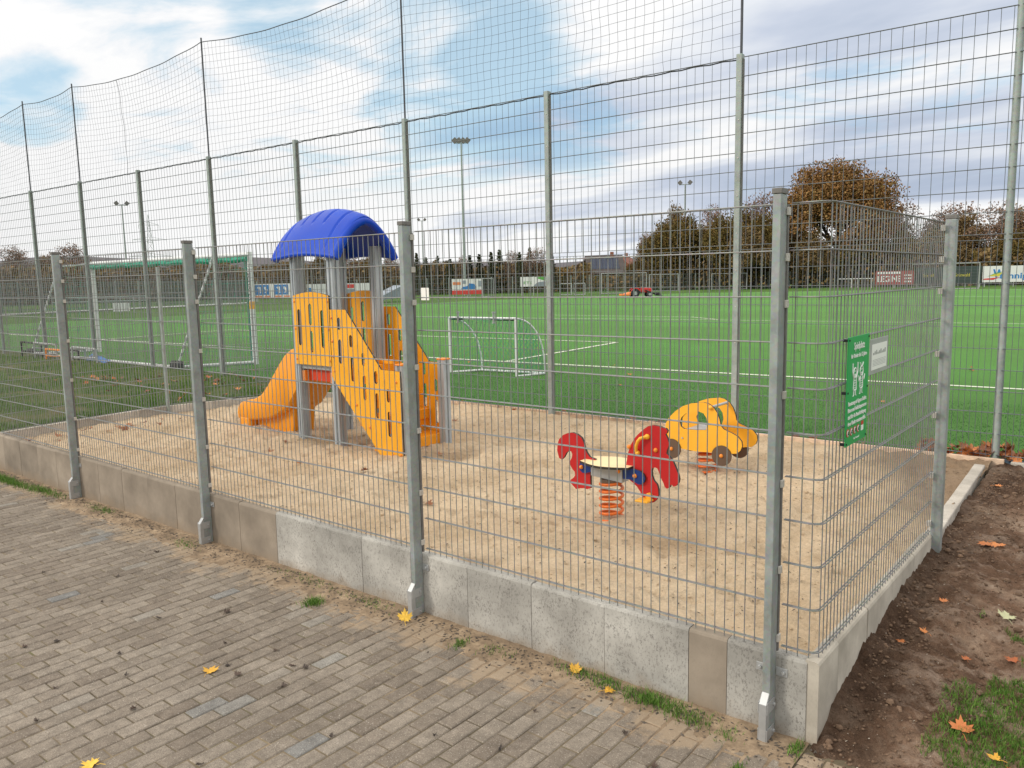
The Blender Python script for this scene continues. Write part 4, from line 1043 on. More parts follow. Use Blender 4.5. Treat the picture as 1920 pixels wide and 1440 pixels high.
def far_goal(px0, px1, d0, d1, ht, label, dep=1.4, net=True):
    a, c = gnd(px0, d0), gnd(px1, d1); g = empty('football_goal', tuple((a+c)/2), label=label, cat='goal')
    v = Vector((a.x-CAMP.x, a.y-CAMP.y, 0)).normalized()*dep; hh = Vector((0, 0, ht)); r_ = .045
    for p_ in (a, c): b = MB(); b.rod(p_, p_+hh, r_, n=8); b.build('post', M['grey'], g)
    b = MB(); b.rod(a+hh, c+hh, r_, n=8); b.build('crossbar', M['grey'], g)
    b = MB()
    for p_ in (a, c): b.rod(p_+hh, p_+v, .04, n=6); b.rod(p_, p_+v, .04, n=6)
    b.rod(a+v, c+v, .04, n=6); b.build('frame', M['grey'], g)
    if net:
        b = MB(); n = max(6, int((c-a).length/.3))
        for i in range(n+1): q0 = a.lerp(c, i/n); b.rod(q0+hh, q0+v, .012, n=3)
        for j in range(8): b.rod((a+hh).lerp(a+v, j/8), (c+hh).lerp(c+v, j/8), .012, n=3)
        b.build('net', M['concrete_dark'], g)
far_goal(1709, 1835, 88, 89, 2.44, 'far full size goal in front of the dark board at right')
far_goal(1334, 1400, 104, 104, 1.95, 'far youth goal left of the near corner post')
far_goal(1128, 1212, 88, 92, 2.2, 'far goal directly behind the red tractor')
far_goal(1218, 1272, 98, 100, 2.0, 'far goal right of the red tractor')
far_goal(905, 925, 84, 86, 1.9, 'narrow far goal frame right of the red and white banner', .8)
for a_, c_ in ((1050, 1072), (1076, 1097)):
    far_goal(a_, c_, 86, 86, 1.2, 'small metal goal frame, %s of two by the far hedge' % ('left' if a_ == 1050 else 'right'), .9, False)

# ------------------------------------------------------------------ far boards
def frame_at(px0, px1, d0, d1):
    a, c = gnd(px0, d0, 0), gnd(px1, d1, 0); x = (c-a); w = x.length; x.normalize(); y = Vector((0, 0, 1)); z = x.cross(y)
    m = Matrix(((x.x, 0, z.x, a.x), (x.y, 0, z.y, a.y), (0, 1, 0, 0), (0, 0, 0, 1))); return m, w, a
def banner(name, px0, px1, d0, d1, z0, z1, mat, label, legs=True):
    m, w, a = frame_at(px0, px1, d0, d1); g = empty(name, tuple(a), label=label, cat='banner')
    b = MB(); b.box((0, z0, -.05), (w, z1, 0), m); b.build('panel', mat, g)
    if legs:
        for k in range(3): b = MB(); x_ = w*(.04+.46*k); b.box((x_-.04, -.15, -.14), (x_+.04, z0+.05, -.06), m); b.build('leg', M['grey'], g)
    return m, w, g
def patch(g, m, pts, mat, z=.01, name='print'):
    b = MB(); b.plate(pts, m @ Matrix.Translation((0, 0, z)), .006); return b.build(name, mat, g)
def rect(x0, y0, x1, y1): return [(x0, y0), (x1, y0), (x1, y1), (x0, y1)]
M['bwhite'] = plain('banner_white', (.72, .73, .72), .5, 0, .03, 1)
M['bblue'] = plain('banner_blue', (.03, .20, .50), .5, 0, .05, 1)
M['borange'] = plain('banner_orange', (.75, .26, .10), .5, 0, .05, 1)
M['bred'] = plain('banner_red', (.62, .05, .04), .5, 0, .05, 1)
M['brick_red'] = plain('banner_brickred', (.33, .07, .065), .5, 0, .08, 1)
M['bgreen'] = plain('banner_green', (.10, .36, .06), .5, 0, .08, 1)
M['bdark'] = plain('banner_dark', (.035, .055, .05), .5, 0, .1, 1)
M['byellow'] = plain('banner_yellow', (.62, .55, .06), .5, 0, .05, 1)
M['bgrey'] = plain('banner_grey', (.25, .29, .33), .5, 0, .2, 1)
m, w, g = banner('banner', 476, 549, 86, 84, .28, 1.72, M['bwhite'], 'white perimeter banner with two blue square bank logos and orange bottom stripe')
for k in (0, 1):
    x0 = .12+k*w*.5; s_ = w*.5/2.3
    patch(g, m, rect(x0, .62, x0+s_*1.65, 1.62), M['bblue'])
    for q, sx in ((x0+s_*.50, 1), (x0+s_*1.12, -1)):
        patch(g, m, [(q-.22, 1.32), (q-.18, 1.42), (q+.16, 1.42), (q+.16, .78), (q+.03, .78), (q+.03, 1.24), (q-.06, 1.18)] if sx > 0 else [(q-.02, 1.42), (q-.02, 1.22), (q+.18, 1.02), (q-.02, .80), (q+.14, .80), (q+.32, 1.02), (q+.32, 1.18), (q+.16, 1.42)], M['bwhite'], .018)
    patch(g, m, rect(x0, .36, x0+.75, .52), M['borange']); patch(g, m, rect(x0+1.0, .36, x0+1.65, .52), M['borange'])
m, w, g = banner('banner', 575, 612, 88, 88, .5, 1.6, M['bwhite'], 'plain white banner behind the tower posts'); patch(g, m, rect(.1, .7, .5, 1.2), M['bblue'])
m, w, g = banner('banner', 650, 694, 88, 88, .4, 1.6, M['bwhite'], 'white banner with a small red corner behind the tower'); patch(g, m, rect(.05, 1.1, .8, 1.5), M['bred']); patch(g, m, rect(.05, .5, .9, 1.0), M['bgrey'])
m, w, g = banner('banner', 847, 905, 86, 86, .18, 1.82, M['bwhite'], 'white banner with blue vehicle picture above a red stripe')
patch(g, m, rect(0, .18, w, .62), M['bred'], .008); patch(g, m, rect(.12, 1.2, .95, 1.5), M['borange']); text('lettering', 'www · Service · Team', m @ Vector((w*.55, .40, .012)), .3, M['bwhite'], g, ax=m.to_3x3().to_4x4(), width=w*.6)
patch(g, m, [(w*.3, .72), (w*.75, .72), (w*.8, .95), (w*.72, 1.28), (w*.56, 1.35), (w*.5, 1.05), (w*.34, .98)], M['bblue']); patch(g, m, rect(w*.86, 1.0, w*.96, 1.6), M['bgrey']); patch(g, m, rect(w*.36, 1.3, w*.46, 1.65), M['bgrey'])
m, w, g = banner('banner', 976, 1024, 88, 88, .85, 1.9, M['bwhite'], 'white banner with green corner and slanted picture')
patch(g, m, [(w*.62, 1.75), (w*.72, 1.88), (w*.98, 1.88), (w*.98, 1.45)], M['bgreen']); patch(g, m, [(w*.5, .88), (w*.98, .88), (w*.98, 1.4), (w*.66, 1.3)], M['bgrey']); text('lettering', 'JETS', m @ Vector((w*.26, 1.25, .012)), .42, M['bgreen'], g, ax=m.to_3x3().to_4x4(), width=w*.36)
m, w, g = banner('banner', 1641, 1712, 98, 98, .25, 1.75, M['brick_red'], 'long red banner with white block lettering')
text('lettering', 'LEGINE', m @ Vector((w*.36, .85, .012)), .9, M['bwhite'], g, ax=m.to_3x3().to_4x4(), width=w*.62, bold=.02)
for k in range(9): patch(g, m, rect(w*(.05+.07*k), 1.42, w*(.10+.07*k), 1.66), M['bwhite'])
for k in range(3): patch(g, m, rect(w*.76, .5+.34*k, w*.94, .66+.34*k), M['bwhite'])
m, w, g = banner('banner', 1716, 1778, 99, 99, .3, 2.0, M['bdark'], 'dark green banner with yellow script, left of two'); text('lettering', 'Schmidt', m @ Vector((w*.4, 1.15, .012)), .5, M['byellow'], g, ax=m.to_3x3().to_4x4(), width=w*.35)
m, w, g = banner('banner', 1780, 1839, 99, 99, .3, 2.1, M['bdark'], 'dark green banner with yellow script, right of two behind the goal'); text('lettering', 'Grünwald', m @ Vector((w*.38, 1.15, .012)), .5, M['byellow'], g, ax=m.to_3x3().to_4x4(), width=w*.5)
m, w, g = banner('banner', 1841, 1960, 99, 100, .35, 2.05, M['bwhite'], 'long white banner with big blue W and coloured swoosh at the right edge')
text('lettering', 'W', m @ Vector((w*.26, 1.15, .012)), 1.3, M['bblue'], g, ax=m.to_3x3().to_4x4(), width=1.1, bold=.05); text('lettering', 'inniger', m @ Vector((w*.62, .98, .012)), .85, M['bblue'], g, ax=m.to_3x3().to_4x4(), width=w*.5, bold=.02)
patch(g, m, [(.05, .72), (1.6, .86), (1.0, .6), (.05, .62)], M['bred']); patch(g, m, [(.5, 1.0), (1.9, 1.4), (1.5, .95)], M['byellow']); patch(g, m, [(1.4, .8), (2.0, .9), (1.9, .7)], M['bblue']); patch(g, m, [(.4, .95), (2.0, 1.5), (1.2, 1.32)], M['bgreen'], .016)

# perimeter fences, barrier, cover, crash barrier
def far_fence(pts, ht, label, mat, bar=.28, r=.011, rails=5):
    g = empty('perimeter_fence', tuple(pts[0]), label=label, cat='fence'); b = MB(); k = 0
    for p0, p1 in zip(pts, pts[1:]):
        l = (p1-p0).length; n = max(1, round(l/2.5))
        for i in range(n):
            q = MB(); a = p0.lerp(p1, i/n); q.rod(a-Vector((0, 0, .2)), a+Vector((0, 0, ht+.1)), .045, n=6); q.build('fence_post', M['galvb'], g) if k < 95 else None; k += 1
        m_ = int(l/bar)
        for i in range(m_): a = p0.lerp(p1, i/m_); b.rod(a, a+Vector((0, 0, ht)), r, n=3, cap=False)
        for i in range(rails): z = Vector((0, 0, ht*i/(rails-1))); b.rod(p0+z, p1+z, r*1.2, n=3, cap=False)
    b.build('wire_panel', mat, g)
M['fgreen'] = plain('fence_green_grey', (.10, .145, .13), .6, .1, .15, 2)
far_fence([gnd(px, d) for px, d in ((-60, 66), (120, 68), (300, 74), (480, 86))], 2.2, 'grey green perimeter fence at the far left side of the ground', M['fgreen'], .13, .022, 8)
far_fence([gnd(px, d) for px, d in ((482, 90), (760, 90), (1000, 92), (1170, 100), (1400, 108), (1700, 106), (2000, 108))], 2.0, 'thin dark perimeter fence behind the far banners', M['fgreen'], .3)
p0, p1 = gnd(-40, 64), gnd(470, 80)
b = MB(); n = 40
for i in range(n): a = p0.lerp(p1, i/n); c = p0.lerp(p1, (i+.93)/n); b.rod(a+Vector((0, 0, .08)), c+Vector((0, 0, .08)), .07, n=4)
tag(b.build('white_kerb', M['bwhite']), 'low white edging along the far left side of the pitch', 'edging')
g = empty('barrier', tuple(gnd(180, 60)), label='grey metal spectator barrier with a white box at far left', cat='barrier')
b = MB()
for z in (1.05, .75): b.rod(gnd(95, 62, z), gnd(275, 62, z), .05, n=5)
b.build('rail', M['galvb'], g)
for k in range(8): b = MB(); b.rod(gnd(95+25.7*k, 62), gnd(95+25.7*k, 62, 1.05), .04, n=5); b.build('leg', M['galvb'], g)
m, w, a = frame_at(208, 240, 61, 61); b = MB(); b.box((0, .05, -.3), (w, .62, .05), m); b.build('box', M['bwhite'], g)
g = empty('barrier', tuple(gnd(1595, 100)), label='thin white rail barrier left of the red banner', cat='barrier')
b = MB(); b.rod(gnd(1569, 100, .95), gnd(1636, 100, .95), .05, n=5); b.build('rail', M['bwhite'], g)
for px in (1570, 1596, 1608, 1634): b = MB(); b.rod(gnd(px, 100), gnd(px, 100, 1.0), .05, n=5); b.build('leg', M['bwhite'], g)
m, w, a = frame_at(716, 756, 72, 74); g = empty('equipment_cover', tuple(a), label='grey tarpaulin covered equipment rack on the far turf behind the tower', cat='equipment cover')
b = MB(); b.add([m @ Vector(v) for v in ((0, .1, 0), (w, .25, 0), (w, 1.35, 0), (w*.55, .95, .0), (0, .45, 0), (0, .1, -1.2), (w, .25, -1.2), (w, 1.35, -1.2), (w*.55, .95, -1.2), (0, .45, -1.2))], [(0,1,2,3,4),(9,8,7,6,5),(0,5,6,1),(1,6,7,2),(2,7,8,3),(3,8,9,4),(4,9,5,0)]); b.build('tarpaulin', M['bgrey'], g)
for k in range(3): b = MB(); b.rod(m @ Vector((w*(.1+.4*k), .0, -.1)), m @ Vector((w*(.1+.4*k), .3, -.1)), .05, n=5); b.build('leg', M['galvb'], g)

# low training frames and blue tub near the left of the lawn
g = empty('training_frames', (-18.9, 4.4, 0), label='pile of small dark and grey training frames lying behind the lawn at left', cat='sports equipment')
for k in range(7):
    x0 = -21.2+k*.52; y0 = 4.45+.12*math.sin(k*2); z0 = -.02; r2 = random.Random(k)
    b = MB(); h_ = r2.uniform(.22, .42); w_ = r2.uniform(.5, .95)
    p_ = [Vector((x0, y0, z0)), Vector((x0+.03, y0, z0+h_)), Vector((x0+w_, y0+.15, z0+h_*.92)), Vector((x0+w_+.02, y0+.15, z0))]
    for a_, c_ in zip(p_, p_[1:]): b.rod(a_, c_, .024, n=6)
    b.rod(p_[0]+Vector((0, 0, h_*.4)), p_[3]+Vector((0, 0, h_*.4)), .02, n=6); b.rod(p_[0], p_[0]+Vector((.1, .5, 0)), .02, n=6)
    b.build('frame', [M['black'], M['galvb'], M['grey'], M['orange'] if k == 3 else M['black']][k % 4], g)
b = MB(); rows = []
for i in range(9):
    t = i/8; rows.append([(-17.95+.9*t, 4.55+.25*math.sin(3*a/6), .0+.02*a/6*0+(.17*math.sin(math.pi*a/6)+.02)*(1-.75*t)) for a in range(7)])
b.add([p_ for r_ in rows for p_ in r_], [(i*7+k, i*7+k+1, (i+1)*7+k+1, (i+1)*7+k) for i in range(8) for k in range(6)])
M['tarp'] = plain('blue_tarp', (.04, .22, .62), .45, 0, .1, 6); tag(b.build('tarpaulin', M['tarp'], smooth=60), 'crumpled bright blue tarpaulin strip at the back of the lawn', 'tarpaulin')

# ------------------------------------------------------------------ floodlights, pylon
def mast(px, ytop, d, label, heads=4):
    p_ = gnd(px, d); zt = at(px, ytop, d).z; g = empty('floodlight_mast', tuple(p_), label=label, cat='floodlight', group='floodlight masts round the pitch')
    b = MB(); b.rod(p_, Vector((p_.x, p_.y, zt)), .17, .085, n=10); b.build('pole', M['galvb'], g, smooth=50)
    v = Vector((CAMP.x-p_.x, CAMP.y-p_.y, 0)).normalized(); s_ = Vector((-v.y, v.x, 0)); c = Vector((p_.x, p_.y, zt))
    b = MB(); b.rod(c-s_*.75, c+s_*.75, .06, n=6); b.build('cross_arm', M['galvb'], g)
    for k in range(heads):
        o = (k-(heads-1)/2)*(1.45/max(1, heads-1)); q = c+s_*o+Vector((0, 0, .28)); x = s_; tilt = .5+.25*k; sgn = 1 if o > 0 else -1
        y = (Vector((0, 0, 1))*math.cos(.6)+s_*sgn*math.sin(.75)).normalized(); z = (s_*sgn*-.3+v*(.9 if k % 2 else -.9)+Vector((0, 0, -.4))); z = (z-y*z.dot(y)).normalized(); x = y.cross(z)
        mm = Matrix(((x.x, y.x, z.x, q.x), (x.y, y.y, z.y, q.y), (x.z, y.z, z.z, q.z), (0, 0, 0, 1)))
        b = MB(); b.box((-.28, -.28, -.09), (.28, .28, .09), mm); b.rod(c+s_*o, q, .04, n=5); b.build('lamp_head', M['cap'], g, bevel=.04)
mast(872, 268, 95, 'tallest floodlight mast with four lamp heads, right of the tower'); mast(241, 385, 137, 'slim floodlight mast with two lamp heads at far left', 2)
mast(1283, 346, 123, 'floodlight mast with two lamp heads in front of the brown trees', 2); mast(795, 414, 188, 'most distant tiny floodlight mast between the tower and the tall mast', 2)
p_ = gnd(288, 430); g = empty('power_pylon', tuple(p_), label='distant lattice electricity pylon with three crossarms', cat='pylon')
zt = at(284, 402, 430).z; v = Vector((p_.x-CAMP.x, p_.y-CAMP.y, 0)).normalized(); s_ = Vector((-v.y, v.x, 0)); b = MB()
def leg(z): wd_ = lerp(3.0, .35, min(1, z/(zt-3)))if z < zt-3 else .3*(zt-z)/3+.02; return [p_+s_*(a*wd_)+v*(c*wd_)+Vector((0, 0, z)) for a, c in ((-1, -1), (1, -1), (1, 1), (-1, 1))]
zs = [0, 5, 10, 15, 19, 23, 26.5, 29.5, 32, zt-3, zt]; zs = [z for z in zs if z <= zt]
for z0, z1 in zip(zs, zs[1:]):
    A_, C_ = leg(z0), leg(z1)
    for k in range(4): b.rod(A_[k], C_[k], .13, n=3); b.rod(A_[k], C_[(k+1) % 4], .08, n=3); b.rod(C_[k], C_[(k+1) % 4], .07, n=3)
b.build('tower', M['galvb'], g)
for z, hw in ((zt-5, 4.5), (zt-12, 7.5), (zt-20, 9.5)):
    b = MB(); c = p_+Vector((0, 0, z))
    for sg in (-1, 1): b.rod(c, c+s_*hw*sg, .12, n=3); b.rod(c+Vector((0, 0, 1.4)), c+s_*hw*sg, .09, n=3); b.rod(c+s_*hw*sg, c+s_*hw*sg-Vector((0, 0, 1.8)), .08, n=3)
    b.build('crossarm', M['galvb'], g)

# ------------------------------------------------------------------ houses
M['brick'] = plain('brick_wall', (.30, .12, .075), .9, 0, .2, 2); M['roofdark'] = plain('roof_tiles', (.07, .055, .05), .8, 0, .2, 1); M['solar'] = plain('solar_panel', (.02, .03, .06), .6, 0, .2, 1); M['glass'] = plain('window_glass', (.08, .1, .12), .15, 0, .1, 1)
M['rooftile'] = plain('red_roof_tiles', (.24, .09, .06), .85, 0, .2, 1)
def house(px, d, w, l, eave, ridge, label, roofm, solar=False, turn=0):
    p_ = gnd(px, d); g = empty('house', tuple(p_), label=label, cat='house')
    yaw = math.atan2(p_.y-CAMP.y, p_.x-CAMP.x)-math.pi/2+turn; m = Matrix.Translation(p_) @ Matrix.Rotation(yaw, 4, 'Z')
    b = MB(); b.box((-w/2, -l/2, 0), (w/2, l/2, eave), m); b.add([m @ Vector(v) for v in ((-w/2, -l/2, eave), (-w/2, l/2, eave), (-w/2, 0, ridge), (w/2, -l/2, eave), (w/2, l/2, eave), (w/2, 0, ridge))], [(0, 2, 1), (3, 4, 5)]); b.build('wall', M['brick'], g)
    b = MB(); o = .4; t = .2
    for sg in (-1, 1):
        e0 = Vector((0, sg*(l/2+o), eave-o*(ridge-eave)/(l/2))); r_ = Vector((0, 0, ridge)); 
        vs2 = [m @ (Vector((x_, 0, 0))+q+Vector((0, 0, zz))) for zz in (.02, t) for x_, q in ((-w/2-o, e0), (w/2+o, e0), (w/2+o, r_), (-w/2-o, r_))]
        b.add(vs2, [(3,2,1,0),(4,5,6,7),(0,1,5,4),(1,2,6,5),(2,3,7,6),(3,0,4,7)])
    rf = b.build('roof', roofm, g)
    b = MB(); b.box((w*.2, -.3, ridge-.5), (w*.2+.6, .3, ridge+.8), m); b.build('chimney', M['brick'], rf)
    if solar:
        for i in range(5):
            b = MB(); q0, q1 = Vector((0, -(l/2)*.85, eave+(ridge-eave)*.15+.26)), Vector((0, -l/2*.15, ridge-(ridge-eave)*.15+.26)); x0 = -w*.42+i*w*.165
            b.add([m @ (Vector((x_, 0, 0))+q) for x_, q in ((x0, q0), (x0+w*.155, q0), (x0+w*.155, q1), (x0, q1))], [(0, 1, 2, 3)]); b.build('solar_panel', M['solar'], rf)
    for x_ in (-w*.3, 0, w*.3):
        b = MB(); b.box((x_-.5, -l/2-.03, 1.0), (x_+.5, -l/2-.005, 2.2), m); f_ = b.build('window', M['bwhite'], g); b = MB(); b.box((x_-.42, -l/2-.05, 1.08), (x_+.42, -l/2-.035, 2.12), m); b.build('pane', M['glass'], f_)
house(1132, 150, 6.2, 8, 2.6, 5.6, 'brick house with dark blue solar panels on its roof beyond the field', M['roofdark'], True, .15)
house(1170, 165, 7, 8, 2.5, 5.8, 'red gabled house right of the solar roof beyond the field', M['rooftile'], False, 1.3)

# ------------------------------------------------------------------ tractor
tp = gnd(1200, 71); g = empty('tractor', tuple(tp), label='small red tractor with orange mower and driver on the far turf', cat='tractor')
vv = Vector((tp.x-CAMP.x, tp.y-CAMP.y, 0)).normalized(); xx = Vector((vv.y, -vv.x, 0))
TM = Matrix(((xx.x, vv.x, 0, tp.x), (xx.y, vv.y, 0, tp.y), (0, 0, 1, Gz), (0, 0, 0, 1))) @ Matrix.Rotation(.25, 4, 'Z') @ Matrix.Scale(.76, 4)
M['tred'] = plain('tractor_red', (.62, .03, .03), .35, 0, .08, 1); M['torange'] = plain('mower_orange', (.85, .22, .04), .5, 0, .1, 1)
b = MB(); b.add([TM @ Vector(v) for y in (-.32, .32) for v in ((.05, y, .55), (1.35, y, .55), (1.42, y, .75), (1.3, y, 1.02), (.05, y, 1.12))], [(4,3,2,1,0),(5,6,7,8,9)]+[(i, (i+1) % 5, (i+1) % 5+5, i+5) for i in range(5)]); b.build('hood', M['tred'], g, bevel=.05)
for y in (-.55, .4):
    b = MB(); pts = [(-1.15, .7), (-1.0, 1.02), (-.7, 1.15), (-.3, 1.1), (-.1, .8), (-.2, .75), (-.4, .95), (-.7, 1.02), (-.95, .92)]
    b.plate(rev(pts), TM @ Matrix.Translation((0, y+.15, 0)) @ XZ, .2); b.build('fender', M['tred'], g)
for x_, y, r_ in ((-.7, -.6, .48), (-.7, .6, .48), (1.0, -.5, .34), (1.0, .5, .34)):
    b = MB(); b.rod(TM @ Vector((x_, y-.12, r_)), TM @ Vector((x_, y+.12, r_)), r_*.76, n=18); wh = b.build('wheel', M['black'], g)
    b = MB(); b.rod(TM @ Vector((x_, y-.13, r_)), TM @ Vector((x_, y+.13, r_)), r_*.34, n=12); b.build('rim', M['grey'], wh)
b = MB(); b.box((-1.0, -.3, .45), (.1, .3, .6), TM); b.box((-.75, -.22, .6), (-.35, .22, .78), TM); b.box((-.8, -.22, .78), (-.7, .22, 1.1), TM); b.build('seat', M['black'], g)
b = MB(); b.tube([TM @ Vector(v) for v in ((-1.0, -.45, .7), (-1.0, -.45, 1.95), (-1.0, .45, 1.95), (-1.0, .45, .7))], .04, 6); b.build('roll_bar', M['black'], g)
b = MB(); b.box((-2.3, -.7, .22), (-1.25, .7, .42), TM); b.add([TM @ Vector(v) for v in ((-1.9, -.6, .42), (-1.25, -.6, .42), (-1.1, -.2, .68), (-1.9, .6, .42), (-1.25, .6, .42), (-1.1, .2, .68))], [(0, 1, 2), (5, 4, 3), (0, 2, 5, 3), (1, 4, 5, 2)]); b.build('mower', M['torange'], g, bevel=.03)
b = MB(); b.add([TM @ Vector(v) for y in (-.7, .7) for v in ((1.9, y, .15), (2.45, y, .12), (2.4, y, .2), (2.05, y, .55), (1.9, y, .5))], [(4,3,2,1,0),(5,6,7,8,9)]+[(i, (i+1) % 5, (i+1) % 5+5, i+5) for i in range(5)])
for y in (-.4, .4): b.rod(TM @ Vector((.5, y, .8)), TM @ Vector((1.95, y, .3)), .05, n=6)
b.build('front_loader', M['black'], g)
# driver: one continuous skinned body
M['cloth'] = plain('dark_clothes', (.02, .03, .06), .8, 0, .2, 3); M['skin'] = plain('skin', (.45, .26, .19), .6)
V_ = [((-.56, 0, .84), .13), ((-.58, 0, 1.05), .14), ((-.56, 0, 1.28), .16), ((-.55, 0, 1.38), .065), ((-.53, 0, 1.47), .095), ((-.52, 0, 1.56), .085),
      ((-.55, -.18, 1.30), .065), ((-.42, -.24, 1.08), .05), ((-.18, -.14, 1.06), .038), ((-.55, .18, 1.30), .065), ((-.42, .24, 1.08), .05), ((-.18, .14, 1.06), .038),
      ((-.50, -.11, .84), .09), ((-.15, -.14, .88), .07), ((-.08, -.14, .52), .05), ((.05, -.14, .48), .04), ((-.50, .11, .84), .09), ((-.15, .14, .88), .07), ((-.08, .14, .52), .05), ((.05, .14, .48), .04)]
E_ = [(0,1),(1,2),(2,3),(3,4),(4,5),(2,6),(6,7),(7,8),(2,9),(9,10),(10,11),(0,12),(12,13),(13,14),(14,15),(0,16),(16,17),(17,18),(18,19)]
me = bpy.data.meshes.new('person'); me.from_pydata([TM @ Vector(v) for v, r_ in V_], E_, []); po = bpy.data.objects.new('person', me); COL.objects.link(po)
tag(po, 'driver in dark clothes sitting on the red tractor', 'person'); me.materials.append(M['cloth'])
sk = po.modifiers.new('skin', 'SKIN'); 
for i, (v, r_) in enumerate(V_): me.skin_vertices[0].data[i].radius = (r_*.76, r_*.76)
me.skin_vertices[0].data[0].use_root = True; po.modifiers.new('sub', 'SUBSURF').render_levels = 1

# ------------------------------------------------------------------ trees
def make_tree(name, seed, H, W, leafm, nleaf, lsize, levels=4, kids=4, barkm='bark', spread=.85, clus=.9, trunk=.28, droop=0., label=None, group=None):
    r_ = random.Random(seed); wood = MB(); tips = []
    def grow(p, d, l, rad, lv):
        pts = [p]; q = Vector(p); dd = Vector(d)
        for _ in range(3):
            dd = (dd+Vector((r_.gauss(0, .13), r_.gauss(0, .13), r_.gauss(.04, .08)-droop))).normalized(); q = q+dd*l/3; pts.append(Vector(q))
        wood.tube(pts, [rad, rad*.85, rad*.7, rad*.55], 5 if lv < 3 else 3, cap=False)
        if lv >= levels: tips.append((q, dd)); return
        if lv >= levels-1: tips.append((pts[2], dd))
        n = kids if lv else kids+1
        for k in range(n):
            a = 2*math.pi*(k+r_.random()*.7)/n; h_ = Vector((math.cos(a), math.sin(a), 0)); side = (h_-dd*h_.dot(dd)).normalized() if abs(dd.z) < .99 else h_
            nd = (dd*(1-spread*.5)+side*spread*r_.uniform(.55, 1.15)+Vector((0, 0, .12))).normalized()
            st = pts[3] if k < n*.6 else pts[2]
            grow(st, nd, l*r_.uniform(.62, .84), rad*.52, lv+1)
        if lv < 2: grow(pts[3], (dd+Vector((0, 0, .4))).normalized(), l*.8, rad*.6, lv+1)
    grow(Vector((0, 0, 0)), Vector((0, 0, 1)), trunk, .03, 0)
    mx = max(q.z for q, _ in tips); wx = max(math.hypot(q.x, q.y) for q, _ in tips)
    sx, sz = W/2/(wx*.92), H/(mx*1.03)
    wood.v = [(x*sx, y*sx, z*sz) for x, y, z in wood.v]; leaf = MB()
    for _ in range(nleaf):
        q, dd = r_.choice(tips); c = Vector((q.x*sx, q.y*sx, q.z*sz)); rr = clus*r_.random()**.5; u = Vector((r_.gauss(0, 1), r_.gauss(0, 1), r_.gauss(0, .8))).normalized()*rr; c += u
        if c.z < .4: continue
        n_ = Vector((r_.gauss(0, 1), r_.gauss(0, 1), r_.gauss(0, 1)+.5)).normalized(); a = n_.orthogonal().normalized()*lsize*r_.uniform(.5, 1.2); e = n_.cross(a).normalized()*lsize*r_.uniform(.4, .9)
        leaf.add([c-a-e*.3, c+e, c+a+e*.2, c-e], [(0, 1, 2, 3)])
    t = empty(name, (0, 0, 0), label=label, cat='tree', group=group)
    wood.build('trunk', M[barkm], t); leaf.build('crown', leafm, t) if nleaf else None
    return t
def conifer(name, seed, H, W, label=None, group=None):
    r_ = random.Random(seed); wood = MB(); leaf = MB(); wood.rod((0, 0, 0), (0, 0, H), .16, .02, n=6)
    for k in range(34):
        z = H*(.12+.87*k/33); rad = W/2*(1-(z/H))**.8*r_.uniform(.75, 1.1)+.12
        for j in range(7):
            a = r_.uniform(0, 6.28); e = Vector((math.cos(a)*rad, math.sin(a)*rad, z-.18*rad)); wood.rod((0, 0, z), e, .02, .008, n=3, cap=False)
            for q in range(9):
                t = r_.uniform(.2, 1.05); c = Vector((0, 0, z)).lerp(e, t)+Vector((r_.gauss(0, .1), r_.gauss(0, .1), r_.gauss(0, .1))); s = r_.uniform(.1, .22)
                d = Vector((r_.gauss(0, 1), r_.gauss(0, 1), r_.gauss(-.3, .4))).normalized()*s; w_ = d.orthogonal().normalized()*s*.5; leaf.add([c-d, c+w_, c+d, c-w_], [(0, 1, 2, 3)])
    t = empty(name, (0, 0, 0), label=label, cat='tree', group=group); wood.build('trunk', M['bark'], t); leaf.build('crown', M['conifer'], t); return t
def put(t, px, ytop, d, H, W, wpx=None, rz=0, z=-.15):
    p_ = gnd(px, d, z); hh = at(px, ytop, d).z-z; t.location = p_; t.rotation_euler.z = rz
    k = hh/H; kw = (wpx*d/FPX)/W if wpx else k; t.scale = (kw, kw, k)
oak = make_tree('oak_tree', 11, 16, 16.5, M['oak'], 60000, .165, 5, 3, spread=.92, clus=1.3, trunk=.24, label='big round oak tree with rusty brown autumn leaves standing above all others')
put(oak, 1578, 300, 112, 16, 16.5, 222, .6)
protos = {'olive': make_tree('broadleaf_tree', 5, 10, 9, M['olive'], 15000, .17, 4, 4, clus=1.1), 'ochre': make_tree('broadleaf_tree', 8, 10, 9, M['ochre'], 14000, .165, 4, 4, clus=1.0),
          'sparse': make_tree('bare_tree', 3, 10, 9, M['bare'], 3200, .14, 5, 3, 'twig', clus=.5), 'conifer': conifer('conifer_tree', 4, 8, 3)}
SZ = {'olive': (10, 9), 'ochre': (10, 9), 'sparse': (10, 9), 'conifer': (8, 3)}
